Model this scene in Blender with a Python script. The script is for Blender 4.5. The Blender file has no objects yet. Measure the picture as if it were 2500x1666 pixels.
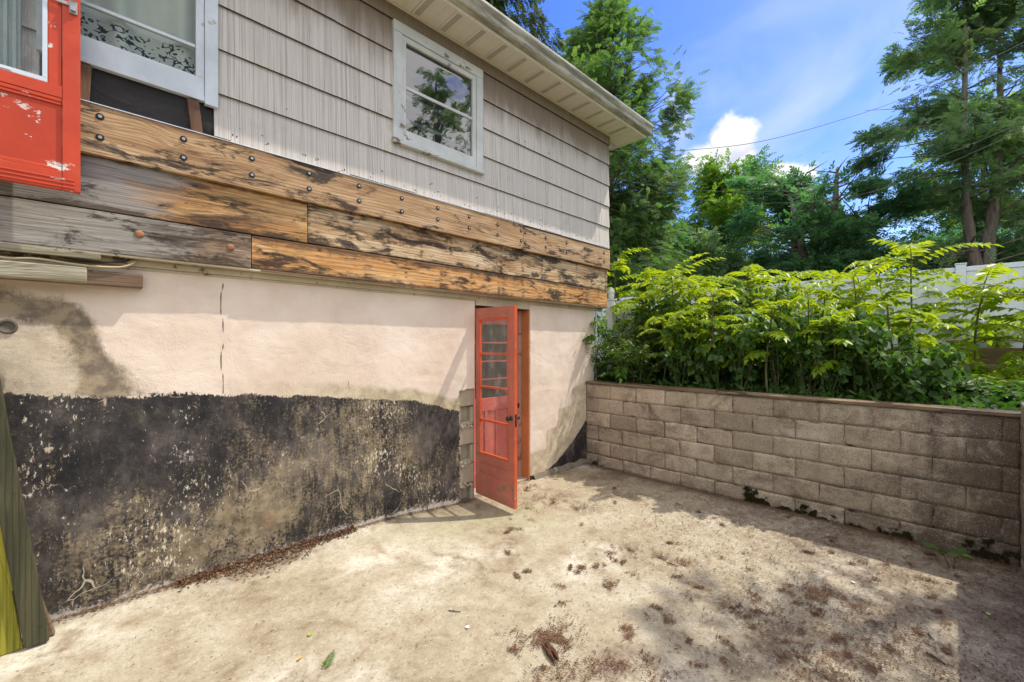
import bpy, math, random
import numpy as np
from mathutils import Vector, Matrix, noise as mnoise
random.seed(7); RS = np.random.RandomState(11)
R = math.radians
scene = bpy.context.scene
COL = scene.collection

# ------------------------------------------------------------------ camera
F_PX, HOR, CX, CAMZ = 1042.0, 843.0, 1250.0, 1.74      # focal length, horizon row and centre column on a 2500 px wide frame
TH = R(45.76); CA, SA = math.cos(TH), math.sin(TH)
cam_d = bpy.data.cameras.new("Camera"); cam = bpy.data.objects.new("Camera", cam_d); COL.objects.link(cam)
cam_d.sensor_width = 36; cam_d.lens = F_PX/2500*36; cam_d.shift_y = 0.004
cam_d.clip_start = 0.05; cam_d.clip_end = 2000
cam.location = (0, 0, CAMZ); cam.rotation_euler = (R(90), 0, TH-R(90))
scene.camera = cam

# ------------------------------------------------------------------ light
SUN = Vector((0.54, -0.275, 1.0)).normalized()
sd = bpy.data.lights.new("Sun", 'SUN'); so = bpy.data.objects.new("Sun", sd); COL.objects.link(so)
sd.energy = 2.75; sd.angle = R(0.6); sd.color = (1.0, 0.93, 0.82)
so.rotation_euler = SUN.to_track_quat('Z', 'Y').to_euler(); so.location = (8, -4, 14)
scene.view_settings.view_transform = 'Standard'; scene.view_settings.look = 'None'
scene.view_settings.gamma = 1.0; scene.view_settings.exposure = 0.76
SKY_STRENGTH = 0.15

# ------------------------------------------------------------------ helpers
def at(px, py, t):
    u = (px-CX)/F_PX; v = (py-HOR)/F_PX
    return Vector((t*(CA+u*SA), t*(SA-u*CA), CAMZ-v*t))
def Xon(px, Y):                       # x on the plane y = Y seen at column px
    u = (px-CX)/F_PX
    return Y*(CA+u*SA)/(SA-u*CA)

class G:
    """small node graph writer"""
    def __init__(s, name, tree=None):
        if tree is None:
            s.m = bpy.data.materials.new(name); s.m.use_nodes = True; s.t = s.m.node_tree
        else:
            s.m = None; s.t = tree
        s.t.nodes.clear(); s.N = s.t.nodes; s.L = s.t.links
    def put(s, sock, v):
        if v is None: return
        if isinstance(v, bpy.types.NodeSocket): s.L.new(v, sock)
        else:
            if hasattr(sock, 'default_value'):
                try: n = len(sock.default_value)
                except TypeError: n = 0
                if n == 4 and not hasattr(v, '__len__'): v = (v, v, v, 1)
                elif n == 4 and len(v) == 3: v = (*v, 1)
                elif n == 3 and not hasattr(v, '__len__'): v = (v, v, v)
                sock.default_value = v
    def node(s, typ, props=None, **ins):
        n = s.N.new(typ)
        for k, v in (props or {}).items(): setattr(n, k, v)
        for k, v in ins.items():
            key = k.replace('_', ' ')
            if key in n.inputs: s.put(n.inputs[key], v)
        return n
    def obj(s): return s.node('ShaderNodeTexCoord').outputs['Object']
    def attr(s, name, vec=False):
        n = s.node('ShaderNodeAttribute', {'attribute_name': name}); return n.outputs['Color' if vec else 'Fac']
    def mapv(s, vec, scale=(1, 1, 1), loc=(0, 0, 0), rot=(0, 0, 0)):
        return s.node('ShaderNodeMapping', None, Vector=vec, Scale=scale, Location=loc, Rotation=rot).outputs[0]
    def noise(s, vec, scale=5, detail=4, rough=.55, dist=0, out=0):
        return s.node('ShaderNodeTexNoise', None, Vector=vec, Scale=scale, Detail=detail, Roughness=rough, Distortion=dist).outputs[out]
    def vor(s, vec, scale=5, feature='F1', out='Distance', rnd=1):
        return s.node('ShaderNodeTexVoronoi', {'feature': feature}, Vector=vec, Scale=scale, Randomness=rnd).outputs[out]
    def math(s, op, a, b=0, c=None, clamp=False):
        n = s.N.new('ShaderNodeMath'); n.operation = op; n.use_clamp = clamp
        s.put(n.inputs[0], a); s.put(n.inputs[1], b)
        if c is not None: s.put(n.inputs[2], c)
        return n.outputs[0]
    def mul(s, a, b): return s.math('MULTIPLY', a, b)
    def add(s, a, b): return s.math('ADD', a, b)
    def sub(s, a, b): return s.math('SUBTRACT', a, b)
    def vm(s, op, a, b=None):
        n = s.N.new('ShaderNodeVectorMath'); n.operation = op; s.put(n.inputs[0], a)
        if b is not None: s.put(n.inputs[1], b)
        return n.outputs['Value' if op in ('DOT_PRODUCT', 'LENGTH') else 0]
    def step(s, v, a, b, lo=0., hi=1.):      # smoothstep from a to b
        n = s.N.new('ShaderNodeMapRange'); n.interpolation_type = 'SMOOTHSTEP'
        s.put(n.inputs[0], v); s.put(n.inputs[1], a); s.put(n.inputs[2], b); s.put(n.inputs[3], lo); s.put(n.inputs[4], hi)
        return n.outputs[0]
    def ramp(s, fac, pts):
        n = s.N.new('ShaderNodeValToRGB'); e = n.color_ramp.elements
        while len(e) < len(pts): e.new(.5)
        for el, (p, c) in zip(e, pts):
            el.position = p; el.color = (*c, 1) if hasattr(c, '__len__') else (c, c, c, 1)
        s.put(n.inputs[0], fac); return n.outputs[0]
    def mix(s, f, a, b, mode='MIX'):
        n = s.N.new('ShaderNodeMix'); n.data_type = 'RGBA'; n.blend_type = mode
        s.put(n.inputs[0], f); s.put(n.inputs[6], a); s.put(n.inputs[7], b); return n.outputs[2]
    def grit(s, vec, scale, size, frac):
        n = s.node('ShaderNodeTexVoronoi', {'feature': 'F1'}, Vector=vec, Scale=scale, Randomness=1)
        r = s.xyz(n.outputs['Color'])[0]
        return s.mul(s.step(n.outputs['Distance'], size, size*.6), s.step(r, 1-frac, 1-frac+.02))
    def xyz(s, vec): return s.node('ShaderNodeSeparateXYZ', None, Vector=vec).outputs
    def comb(s, x, y, z): return s.node('ShaderNodeCombineXYZ', None, X=x, Y=y, Z=z).outputs[0]
    def out(s, color, rough=.8, bumps=(), metal=0, spec=.35, trans=None, tcol=None, **kw):
        nrm = None
        for h, st, d in bumps:
            b = s.node('ShaderNodeBump', None, Height=h, Strength=st, Distance=d)
            if nrm is not None: s.L.new(nrm, b.inputs['Normal'])
            nrm = b.outputs[0]
        p = s.node('ShaderNodeBsdfPrincipled', None, Base_Color=color, Roughness=rough, Metallic=metal, **kw)
        p.inputs['Specular IOR Level'].default_value = spec
        if nrm is not None: s.L.new(nrm, p.inputs['Normal'])
        sh = p.outputs[0]
        if trans:
            t = s.node('ShaderNodeBsdfTranslucent', None, Color=tcol if tcol is not None else color)
            m = s.node('ShaderNodeMixShader'); m.inputs[0].default_value = trans
            s.L.new(sh, m.inputs[1]); s.L.new(t.outputs[0], m.inputs[2]); sh = m.outputs[0]
        o = s.node('ShaderNodeOutputMaterial'); s.L.new(sh, o.inputs[0]); return s.m

class MB:
    """collects shapes into one mesh"""
    def __init__(s): s.v = []; s.f = []
    def quad(s, a, b, c, d):
        n = len(s.v); s.v += [tuple(a), tuple(b), tuple(c), tuple(d)]; s.f.append((n, n+1, n+2, n+3)); return s
    def box(s, x0, x1, y0, y1, z0, z1, M=None):
        n = len(s.v)
        p = [(x0, y0, z0), (x1, y0, z0), (x1, y1, z0), (x0, y1, z0), (x0, y0, z1), (x1, y0, z1), (x1, y1, z1), (x0, y1, z1)]
        if M is not None: p = [tuple(M @ Vector(q)) for q in p]
        s.v += p
        s.f += [tuple(n+i for i in q) for q in ((0, 3, 2, 1), (4, 5, 6, 7), (0, 1, 5, 4), (1, 2, 6, 5), (2, 3, 7, 6), (3, 0, 4, 7))]
        return s
    def prism(s, pts, axis, a, b):           # closed outline pts extruded along an axis from a to b
        n = len(s.v); k = len(pts)
        def mk(p, w):
            return {'x': (w, p[0], p[1]), 'y': (p[0], w, p[1]), 'z': (p[0], p[1], w)}[axis]
        s.v += [mk(p, a) for p in pts] + [mk(p, b) for p in pts]
        s.f.append(tuple(n+i for i in range(k))[::-1]); s.f.append(tuple(n+k+i for i in range(k)))
        for i in range(k): j = (i+1) % k; s.f.append((n+i, n+j, n+k+j, n+k+i))
        return s
    def tube(s, pts, rad, seg=8, cap=True, wob=0):
        pts = [Vector(p) for p in pts]; n0 = len(s.v)
        if not hasattr(rad, '__len__'): rad = [rad]*len(pts)
        up = Vector((0, 0, 1)); prev = None
        for i, p in enumerate(pts):
            d = (pts[min(i+1, len(pts)-1)]-pts[max(i-1, 0)]).normalized()
            if prev is None:
                a = d.cross(up if abs(d.z) < .9 else Vector((1, 0, 0))).normalized()
            else:
                a = (prev-d*prev.dot(d)).normalized()
            prev = a; b = d.cross(a)
            for k in range(seg):
                an = 2*math.pi*k/seg; r = rad[i]*(1+wob*(mnoise.noise(Vector((k*1.7, i*.6, rad[0]*9)))))
                s.v.append(tuple(p+a*math.cos(an)*r+b*math.sin(an)*r))
        for i in range(len(pts)-1):
            for k in range(seg):
                q = n0+i*seg; k2 = (k+1) % seg
                s.f.append((q+k, q+k2, q+seg+k2, q+seg+k))
        if cap:
            s.f.append(tuple(n0+k for k in range(seg))[::-1]); e = n0+(len(pts)-1)*seg; s.f.append(tuple(e+k for k in range(seg)))
        return s
    def lathe(s, prof, M=None, seg=20):      # (radius, height) round z
        n0 = len(s.v)
        for r, z in prof:
            for k in range(seg):
                a = 2*math.pi*k/seg; p = Vector((r*math.cos(a), r*math.sin(a), z)); s.v.append(tuple(M @ p if M is not None else p))
        for i in range(len(prof)-1):
            for k in range(seg):
                q = n0+i*seg; k2 = (k+1) % seg; s.f.append((q+k, q+k2, q+seg+k2, q+seg+k))
        s.f.append(tuple(n0+k for k in range(seg))[::-1]); e = n0+(len(prof)-1)*seg; s.f.append(tuple(e+k for k in range(seg)))
        return s
    def build(s, name, m, parent=None, smooth=False, bevel=0, seg=2):
        me = bpy.data.meshes.new(name); me.from_pydata(s.v, [], s.f); me.update()
        return link(name, me, m, parent, smooth, bevel, seg)
def link(name, me, m, parent=None, smooth=False, bevel=0, seg=2):
    o = bpy.data.objects.new(name, me); COL.objects.link(o)
    if m is not None: me.materials.append(m)
    if smooth: me.polygons.foreach_set('use_smooth', [True]*len(me.polygons))
    if bevel:
        b = o.modifiers.new('b', 'BEVEL'); b.width = bevel; b.segments = seg; b.limit_method = 'ANGLE'; b.angle_limit = R(40)
    if parent is not None: setparent(o, parent)
    return o
def setparent(o, p):
    o.parent = p
    top = p; off = Vector()
    while top is not None: off += top.location; top = top.parent
    o.location = o.location - off if o.get('_abs', True) else o.location     # meshes are written in world coordinates
def empty(name, loc):
    o = bpy.data.objects.new(name, None); COL.objects.link(o); o.location = loc; o.empty_display_size = .2; return o
def tag(o, label=None, cat=None, group=None, kind=None):
    if label: o['label'] = label
    if cat: o['category'] = cat
    if group: o['group'] = group
    if kind: o['kind'] = kind
    return o
def np_mesh(name, V, F, attrs=None, smooth=False):
    """V (n,3), F (m,k) arrays -> mesh; attrs: dict of per vertex floats"""
    me = bpy.data.meshes.new(name); V = np.asarray(V, dtype=np.float32); F = np.asarray(F, dtype=np.int32)
    me.vertices.add(len(V)); me.vertices.foreach_set('co', V.ravel())
    k = F.shape[1]; me.loops.add(F.size); me.loops.foreach_set('vertex_index', F.ravel())
    me.polygons.add(len(F)); me.polygons.foreach_set('loop_start', np.arange(0, F.size, k, dtype=np.int32))
    try: me.polygons.foreach_set('loop_total', np.full(len(F), k, dtype=np.int32))
    except Exception: pass
    if smooth: me.polygons.foreach_set('use_smooth', np.ones(len(F), dtype=bool))
    me.update(calc_edges=True)
    for n, a in (attrs or {}).items():
        at_ = me.attributes.new(n, 'FLOAT', 'POINT'); at_.data.foreach_set('value', np.asarray(a, dtype=np.float32))
    return me
# numpy value noise, smooth, 0..1
_tab = RS.rand(64, 64, 64).astype(np.float32)
def vnoise(P, sc=1., oct=3, seed=0):
    P = np.asarray(P, dtype=np.float64)*sc + seed*7.31; out = 0; amp = 1; tot = 0
    for _ in range(oct):
        i = np.floor(P).astype(int); f = P-i; f = f*f*(3-2*f); v = 0
        for dx in (0, 1):
            for dy in (0, 1):
                for dz in (0, 1):
                    w = (f[..., 0] if dx else 1-f[..., 0])*(f[..., 1] if dy else 1-f[..., 1])*(f[..., 2] if dz else 1-f[..., 2])
                    v = v + w*_tab[(i[..., 0]+dx) % 64, (i[..., 1]+dy) % 64, (i[..., 2]+dz) % 64]
        out = out+v*amp; tot += amp; amp *= .5; P = P*2.03+3.7
    return out/tot
def sstep(x, a, b):
    t = np.clip((x-a)/(b-a), 0, 1); return t*t*(3-2*t)

# ------------------------------------------------------------------ world: physical sky plus clouds
w = bpy.data.worlds.new("World"); scene.world = w; w.use_nodes = True
g = G('w', w.node_tree)
sky = g.node('ShaderNodeTexSky', {'sky_type': 'NISHITA', 'sun_disc': False, 'sun_elevation': R(58.8), 'sun_rotation': R(117),
             'air_density': 1.0, 'dust_density': 0.6, 'ozone_density': 2.5})
skyc = g.node('ShaderNodeHueSaturation', None, Saturation=1.36, Value=1.06, Hue=.520, Color=sky.outputs[0]).outputs[0]
d = g.node('ShaderNodeTexCoord').outputs['Generated']
dn = g.vm('NORMALIZE', d)
warp = g.vm('SUBTRACT', g.noise(dn, 9, 5, .62, out=1), (.5, .5, .5))
warp2 = g.vm('SUBTRACT', g.noise(dn, 38, 3, .6, out=1), (.5, .5, .5))
def blob(px, py, rx, ry, w1, w2, soft, flat=0):
    c = (at(px, py, 1)-Vector((0, 0, CAMZ))).normalized(); r = c.cross(Vector((0, 0, 1))).normalized(); u = r.cross(c)
    v = dn
    k = g.math('MAXIMUM', g.vm('DOT_PRODUCT', v, tuple(c)), .02)
    a = g.math('DIVIDE', g.math('DIVIDE', g.vm('DOT_PRODUCT', v, tuple(r)), k), rx)
    b = g.math('DIVIDE', g.math('DIVIDE', g.vm('DOT_PRODUCT', v, tuple(u)), k), ry)
    front = g.step(g.vm('DOT_PRODUCT', v, tuple(c)), .1, .2)
    a = g.add(a, g.add(g.mul(g.xyz(warp)[0], w1), g.mul(g.xyz(warp2)[0], w2)))
    b = g.add(b, g.add(g.mul(g.xyz(warp)[1], w1), g.mul(g.xyz(warp2)[1], w2)))
    b2 = g.math('MULTIPLY', b, g.step(b, -.2, .2, 1.0+flat, 1.0))
    dist = g.math('SQRT', g.add(g.mul(a, a), g.mul(b2, b2)))
    return g.mul(g.step(dist, 1.0+soft, 1.0-soft), front), b
acc = None; shade = None
for args in ((1790, 345, .040, .047, .75, .7, .20, .2), (1735, 390, .050, .030, .7, .7, .28, .4), (1800, 392, .035, .025, .7, .7, .3, .3), (1905, 440, .055, .028, .7, .9, .22, .2),
             (1840, 448, .035, .020, .7, .9, .25, .2)):
    m_, b_ = blob(*args)
    acc = m_ if acc is None else g.math('MAXIMUM', acc, m_)
    sh_ = g.mul(m_, g.step(b_, .3, -.9)); shade = sh_ if shade is None else g.math('MAXIMUM', shade, sh_)
faint = None
for args in ((1655, 285, .022, .05, 1.0, .6, .7, 0),):
    m_, b_ = blob(*args); m_ = g.mul(m_, .30); acc = g.math('MAXIMUM', acc, m_)
# thin veils
vw = g.mapv(dn, (1.0, 1.0, 2.2)); vn = g.noise(vw, 2.6, 4, .5, .9)
v1, _ = blob(1990, 300, .26, .13, 1.6, .3, .85, 0)
v2, _ = blob(1860, 60, .18, .05, 1.6, .0, .8, 0)
v3, _ = blob(2350, 520, .4, .10, 1.0, .0, .8, 0)
veil = g.mul(g.math('MAXIMUM', g.math('MAXIMUM', v1, g.mul(v2, .6)), v3), g.step(vn, .34, .72)); veil = g.mul(veil, .68)
# broken cloud behind the camera, thickened and brightened for whiter fill light
sx = g.xyz(dn)
back = g.step(g.vm('DOT_PRODUCT', dn, (-CA, -SA, 0)), -.35, .1)
bn = g.mul(g.step(g.noise(g.mapv(dn, (1, 1, 1.6), (2.2, .4, 1)), 3.0, 6, .6, .3), .36, .50), back)
cloudc = g.mix(shade, (4.5, 4.45, 4.5), (2.7, 2.9, 3.6))
c1 = g.mix(veil, skyc, (2.9, 3.4, 5.0))
c2 = g.mix(acc, c1, cloudc); c2 = g.mix(g.mul(bn, .92), c2, (8.0, 7.8, 7.6))
below = g.step(sx[2], -.02, -.06)
c3 = g.mix(below, c2, (1.2, 1.2, 1.0))
bg = g.node('ShaderNodeBackground', None, Color=c3, Strength=SKY_STRENGTH)
wo = g.node('ShaderNodeOutputWorld'); g.L.new(bg.outputs[0], wo.inputs[0])

# ------------------------------------------------------------------ materials
def m_wood(name, cols, seed=0, grain=1.0, gray_x=None, stain=.5, rows=(), axis='x', edges=None, dark=None, gray=(.25, .235, .215), knots=1.6, wet=0):
    g = G(name); o = g.obj()
    if axis == 'z': o = g.mapv(o, (1, 1, 1), (0, 0, 0), (0, R(90), 0))
    o = g.mapv(o, (1, 1, 1), (seed*3.1, 0, seed*1.7))
    # knots bend the grain round them
    kv = g.mapv(o, (knots, .01, knots*2.6)); kd = g.vor(kv, 1.0)
    kmask = g.step(kd, .13, .02); kbend = g.step(kd, .42, .03)
    base = g.mapv(o, (.55, .3, 9.0)); low = g.noise(base, 1.0, 3, .5, .6)
    X = g.xyz(o)
    zz = g.add(X[2], g.add(g.mul(low, .11), g.mul(kbend, .05)))
    rings = g.math('SINE', g.mul(zz, 420*grain)); rings = g.math('MULTIPLY_ADD', rings, .5, .5)
    fib = g.noise(g.mapv(o, (5, 3, 210)), 1.0, 4, .65, .1)
    tone = g.noise(g.mapv(o, (.9, 1, 5.0)), 1.3, 4, .6, .8)
    c = g.ramp(tone, [(.28, cols[0]), (.5, cols[1]), (.72, cols[2])])
    c = g.mix(g.mul(g.step(rings, .25, .95), .60), c, g.mix(.6, c, (.13, .055, .02)))
    c = g.mix(g.mul(g.step(fib, .46, .66), .5), c, (.10, .055, .03))
    # weathered grey
    wv = g.noise(g.mapv(o, (.7, 1, 3.0), (4, 0, 2)), 1.6, 5, .65, .7)
    if gray_x is not None:
        gm = g.add(g.step(g.sub(X[0], seed*3.1), gray_x[1], gray_x[0]), g.mul(g.sub(wv, .5), 2.2)); gm = g.step(gm, .25, .85)
    else: gm = g.step(wv, .60, .78, 0, .8)
    gc = g.ramp(g.noise(g.mapv(o, (3, 1, 120)), 1.0, 3, .6), [(.3, tuple(.45*k for k in gray)), (.65, gray), (.9, tuple(1.35*k for k in gray))])
    c = g.mix(gm, c, gc)
    # dark mould
    dn_ = g.noise(g.mapv(o, (1.7, 1, 5.5), (9, 0, 4)), 1.5, 7, .72, .5)
    dm = g.mul(g.step(g.add(dn_, g.mul(g.sub(fib, .5), .18)), .645-.12*stain, .76-.13*stain), .92)
    c = g.mix(dm, c, (.022, .016, .012))
    if edges:          # scorch-dark stain creeping in from the top and bottom edges
        zz0 = g.sub(X[2], seed*1.7); en = g.mul(g.sub(g.noise(g.mapv(o, (3.2, 1, 9)), 1.0, 7, .75, .4), .5), .22)
        em = g.math('MAXIMUM', g.step(g.add(zz0, en), edges[0]+.035, edges[0]+.0), g.step(g.add(zz0, en), edges[1]-.065, edges[1]-.005))
        c = g.mix(g.mul(em, .8), c, (.06, .032, .016))
    if dark:
        xx0 = g.sub(X[0], seed*3.1); dk = g.mul(g.step(xx0, dark[0]-.15, dark[0]+.15), g.step(xx0, dark[1]+.15, dark[1]-.15))
        dk = g.mul(dk, g.step(g.noise(g.mapv(o, (1.6, 1, 11), (1, 0, 1)), 1.0, 7, .75, .5), .40, .56)); c = g.mix(g.mul(dk, .85), c, (.045, .026, .015))
    sp = g.vor(g.mapv(o, (9, .01, 30)), 1.0)
    c = g.mix(g.mul(g.step(sp, .14, .06), g.step(dn_, .42, .6)), c, (.02, .015, .012))
    c = g.mix(g.mul(kmask, .75), c, (.13, .04, .018))
    # rows of black nail stains: (x pitch, x offset)
    for pitch, off in rows:
        fx = g.math('FRACT', g.math('DIVIDE', g.add(X[0], off-seed*3.1), pitch)); fx = g.math('ABSOLUTE', g.sub(fx, .5))
        wob = g.noise(g.mapv(o, (14, 1, 26)), 1.0, 5, .75)
        rm = g.mul(g.step(g.add(fx, g.mul(g.sub(wob, .5), .26)), .09, .0), g.step(g.noise(g.mapv(o, (3, 1, 34)), 1, 3, .6), .44, .62))
        c = g.mix(g.mul(rm, .85), c, (.03, .017, .01))
    crack = g.step(g.noise(g.mapv(o, (1.1, 1, 60), (0, 0, 9)), 1.0, 3, .6, .2), .70, .74)
    c = g.mix(g.mul(crack, .7), c, (.02, .013, .01))
    h = g.add(g.mul(rings, .25), g.add(g.mul(fib, .8), g.mul(crack, -1.6)))
    return g.out(c, .72 if not wet else .55, [(h, .55, .004), (tone, .4, .01)])

def m_paint(name, col, chip=.5, under=(.55, .52, .47), dirt=.3, rough=.5, sc=1.0, fade=None):
    g = G(name); o = g.obj()
    n1 = g.noise(g.mapv(o, (6*sc, 6*sc, 10*sc)), 1.0, 8, .72, .3)
    big = g.noise(o, 1.7*sc, 3, .5)
    chipm = g.step(g.add(n1, g.mul(g.sub(big, .5), .5)), .675-.12*chip, .69-.12*chip)
    tone = g.noise(o, 3.3, 5, .6)
    c = g.mix(g.step(tone, .3, .75), tuple(.84*k for k in col), tuple(min(1, 1.08*k) for k in col))
    if fade: c = g.mix(g.mul(g.step(g.noise(o, 5, 4, .6, 1.), .5, .8), .5), c, fade)
    dm = g.step(g.noise(g.mapv(o, (7, 7, 3)), 1.0, 6, .7), .52, .8)
    c = g.mix(g.mul(dm, dirt), c, (.14, .11, .075))
    c = g.mix(chipm, c, under)
    fine = g.noise(o, 140, 2, .5)
    return g.out(c, rough, [(g.sub(g.mul(fine, .3), chipm), .5, .002), (g.noise(o, 30, 3, .6), .15, .004)])

def m_plain(name, col, rough=.6, metal=0, var=.15, sc=8, bump=.2, bd=.002, spec=.4):
    g = G(name); o = g.obj(); n = g.noise(o, sc, 5, .6)
    c = g.mix(n, tuple(k*(1-var) for k in col), tuple(min(1, k*(1+var)) for k in col))
    return g.out(c, rough, [(g.noise(o, sc*9, 3, .6), bump, bd)], metal=metal, spec=spec)

def m_glass(name, tint=(.9, .93, .93), refl=1.0, dirt=.05):
    g = G(name); o = g.obj()
    fr = g.node('ShaderNodeFresnel', None, IOR=1.5).outputs[0]
    b = g.node('ShaderNodeBump', None, Height=g.noise(o, 2.2, 2, .5, .4), Strength=.12, Distance=.012)
    gl = g.node('ShaderNodeBsdfGlossy', None, Color=(1, 1, 1), Roughness=.01); g.L.new(b.outputs[0], gl.inputs['Normal'])
    tr = g.node('ShaderNodeBsdfTransparent', None, Color=tint)
    df = g.node('ShaderNodeBsdfDiffuse', None, Color=(.55, .53, .48))
    dm = g.mul(g.step(g.noise(g.mapv(o, (9, 9, 4)), 1.0, 7, .75), .42, .85), dirt*4); dm = g.add(dm, dirt*.4)
    m1 = g.node('ShaderNodeMixShader'); g.L.new(g.math('MINIMUM', g.mul(fr, refl), 1.0), m1.inputs[0])
    g.L.new(tr.outputs[0], m1.inputs[1]); g.L.new(gl.outputs[0], m1.inputs[2])
    m2 = g.node('ShaderNodeMixShader'); g.L.new(dm, m2.inputs[0]); g.L.new(m1.outputs[0], m2.inputs[1]); g.L.new(df.outputs[0], m2.inputs[2])
    ot = g.node('ShaderNodeOutputMaterial'); g.L.new(m2.outputs[0], ot.inputs[0]); return g.m

def m_siding():
    g = G('siding_shingle'); o = g.obj(); X = g.xyz(o)
    tint = g.attr('tone')
    rib = g.noise(g.mapv(o, (230, 1, 1.2)), 1.0, 3, .75)
    rib2 = g.noise(g.mapv(o, (75, 1, .6)), 1.0, 2, .6)
    c = g.ramp(g.add(g.mul(rib, .65), g.mul(rib2, .35)), [(.34, (.30, .265, .235)), (.47, (.60, .555, .505)), (.66, (.74, .70, .655))])
    c = g.mix(g.mul(tint, .16), c, (.30, .27, .25))
    # brown mildew that has run down from under the eave
    st = g.noise(g.mapv(o, (3.0, 1, .8)), 1.0, 6, .65, .3); st2 = g.noise(g.mapv(o, (28, 1, 1.0)), 1.0, 4, .6)
    zt = g.step(X[2], 3.95, 4.9)
    sm = g.step(g.add(g.mul(zt, 1.02), g.add(g.mul(g.sub(st, .5), 1.3), g.mul(g.sub(st2, .5), .5))), .22, .92)
    c = g.mix(g.mul(sm, .86), c, g.mix(st2, (.13, .088, .052), (.27, .20, .135)))
    low = g.mul(g.step(g.noise(g.mapv(o, (2.0, 1, 2.2)), 1.0, 5, .7), .56, .76), .28)
    c = g.mix(low, c, (.28, .24, .20))
    # nail heads and chips along the bottom course
    sp = g.vor(g.mapv(o, (11, .01, 22)), 1.0)
    c = g.mix(g.mul(g.step(sp, .17, .10), g.mul(g.step(X[2], 3.42, 3.36), g.step(g.noise(o, 4, 2, .5), .45, .55))), c, (.035, .025, .02))
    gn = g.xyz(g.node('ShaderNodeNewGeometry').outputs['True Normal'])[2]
    c = g.mix(g.step(gn, -.3, -.6), c, (.075, .052, .036))  # undersides darkened by normal: shadow line under each course put into the colour
    return g.out(c, .82, [(rib, .8, .006), (g.noise(o, 60, 3, .6), .2, .002)])

def m_stucco():
    g = G('stucco'); o = g.obj(); X = g.xyz(o)
    mast = g.attr('mastic'); grime = g.attr('grime'); bare = g.attr('bare'); eff = g.attr('salt'); tan = g.attr('tan'); crk = g.step(g.add(g.math('ABSOLUTE', g.attr('crackd')), g.mul(g.noise(g.obj(), 55, 3, .6), .004)), .0085, .0055)
    big = g.noise(o, 1.6, 4, .55); mid = g.noise(o, 9, 6, .65); fine = g.noise(o, 75, 4, .65); vf = g.noise(o, 190, 2, .6)
    cream = g.ramp(big, [(.3, (.67, .53, .41)), (.55, (.78, .65, .535)), (.8, (.84, .73, .62))])
    cream = g.mix(g.mul(g.step(mid, .5, .8), .25), cream, (.60, .50, .40))
    c = g.mix(g.mul(bare, .9), cream, g.ramp(mid, [(.4, (.34, .28, .165)), (.6, (.56, .48, .31))]))
    gr = g.step(g.add(grime, g.add(g.mul(g.sub(g.noise(g.mapv(o, (9, 1, 4)), 1.0, 8, .78), .5), 1.3), g.mul(g.sub(g.noise(o, 50, 5, .8), .5), .9))), .35, 1.05)
    c = g.mix(g.mul(gr, .85), c, g.mix(g.step(mid, .4, .6), (.10, .075, .045), (.30, .235, .14)))
    # black coat
    edge = g.add(mast, g.add(g.mul(g.sub(mid, .5), .8), g.mul(g.sub(g.noise(g.mapv(o, (60, 1, 30)), 1.0, 5, .75), .5), 1.0)))
    mm = g.step(edge, .44, .56)
    blk = g.ramp(g.noise(g.mapv(o, (3, 1, 2)), 1.0, 9, .75), [(.36, (.009, .009, .010)), (.46, (.026, .023, .023)), (.54, (.062, .052, .047)), (.64, (.14, .12, .105))])
    strk = g.noise(g.mapv(o, (34, 1, 5)), 1.0, 5, .7, .4); spk = g.noise(o, 48, 5, .8)
    blk = g.mix(g.mul(g.step(g.add(g.mul(strk, .5), g.mul(spk, .5)), .54, .67), .45), blk, (.19, .155, .115))
    # streaks where the coat has thinned to tan, and chips down to the render
    thin = g.noise(g.mapv(o, (2.4, 1, 1.2), (3, 0, 5)), 1.0, 7, .68, .7)
    thin2 = g.noise(g.mapv(o, (9, 1, 5), (3, 0, 5)), 1.0, 8, .72, .5)
    tm = g.step(g.add(g.add(g.mul(thin, .62), g.mul(thin2, .38)), g.add(g.mul(g.sub(tan, .5), .24), g.add(g.mul(g.sub(spk, .5), .75), g.mul(g.sub(strk, .5), .35)))), .485, .64)
    blk = g.mix(g.mul(tm, .72), blk, g.ramp(mid, [(.35, (.15, .115, .065)), (.62, (.42, .335, .21))]))
    fl = g.noise(g.mapv(o, (58, 1, 24)), 1.0, 6, .74, .2)
    flz = g.noise(g.mapv(o, (1.3, 1, 1.6), (7, 0, 2)), 1.0, 3, .55)
    fm = g.step(g.add(fl, g.add(g.mul(g.sub(flz, .5), .62), g.mul(g.sub(tan, .5), .05))), .645, .68)
    blk = g.mix(fm, blk, (.66, .58, .45))
    # thin pale hairline scratches
    sc1 = g.vor(g.mapv(g.vm('ADD', o, g.mapv(g.noise(o, 2, 3, .6, out=1), (.35, .35, .35))), (1.6, 1, 1.3)), 1.9, 'DISTANCE_TO_EDGE')
    blk = g.mix(g.mul(g.step(sc1, .008, .003), g.step(g.noise(o, 3.1, 3, .6), .56, .62)), blk, (.50, .42, .30))
    c = g.mix(mm, c, blk)
    sm = g.step(g.add(eff, g.mul(g.sub(g.noise(o, 34, 6, .75), .5), 1.5)), .45, .75)
    c = g.mix(g.mul(sm, .85), c, (.60, .55, .47))
    c = g.mix(g.mul(crk, .85), c, (.10, .07, .045))
    rust = g.attr('rust'); c = g.mix(g.mul(rust, g.step(mid, .45, .6)), c, (.30, .10, .03))
    h = g.add(g.mul(mid, .5), g.add(g.mul(fine, .35), g.mul(vf, .1)))
    h = g.sub(h, g.mul(g.mul(tm, fine), .4))
    ro = g.mix(mm, .88, .62)
    return g.out(c, ro, [(h, .6, .010), (g.noise(g.mapv(o, (2.2, 1, 4)), 1.0, 3, .5, 1.0), .28, .03), (g.mul(crk, -1), .5, .004)])

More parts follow.
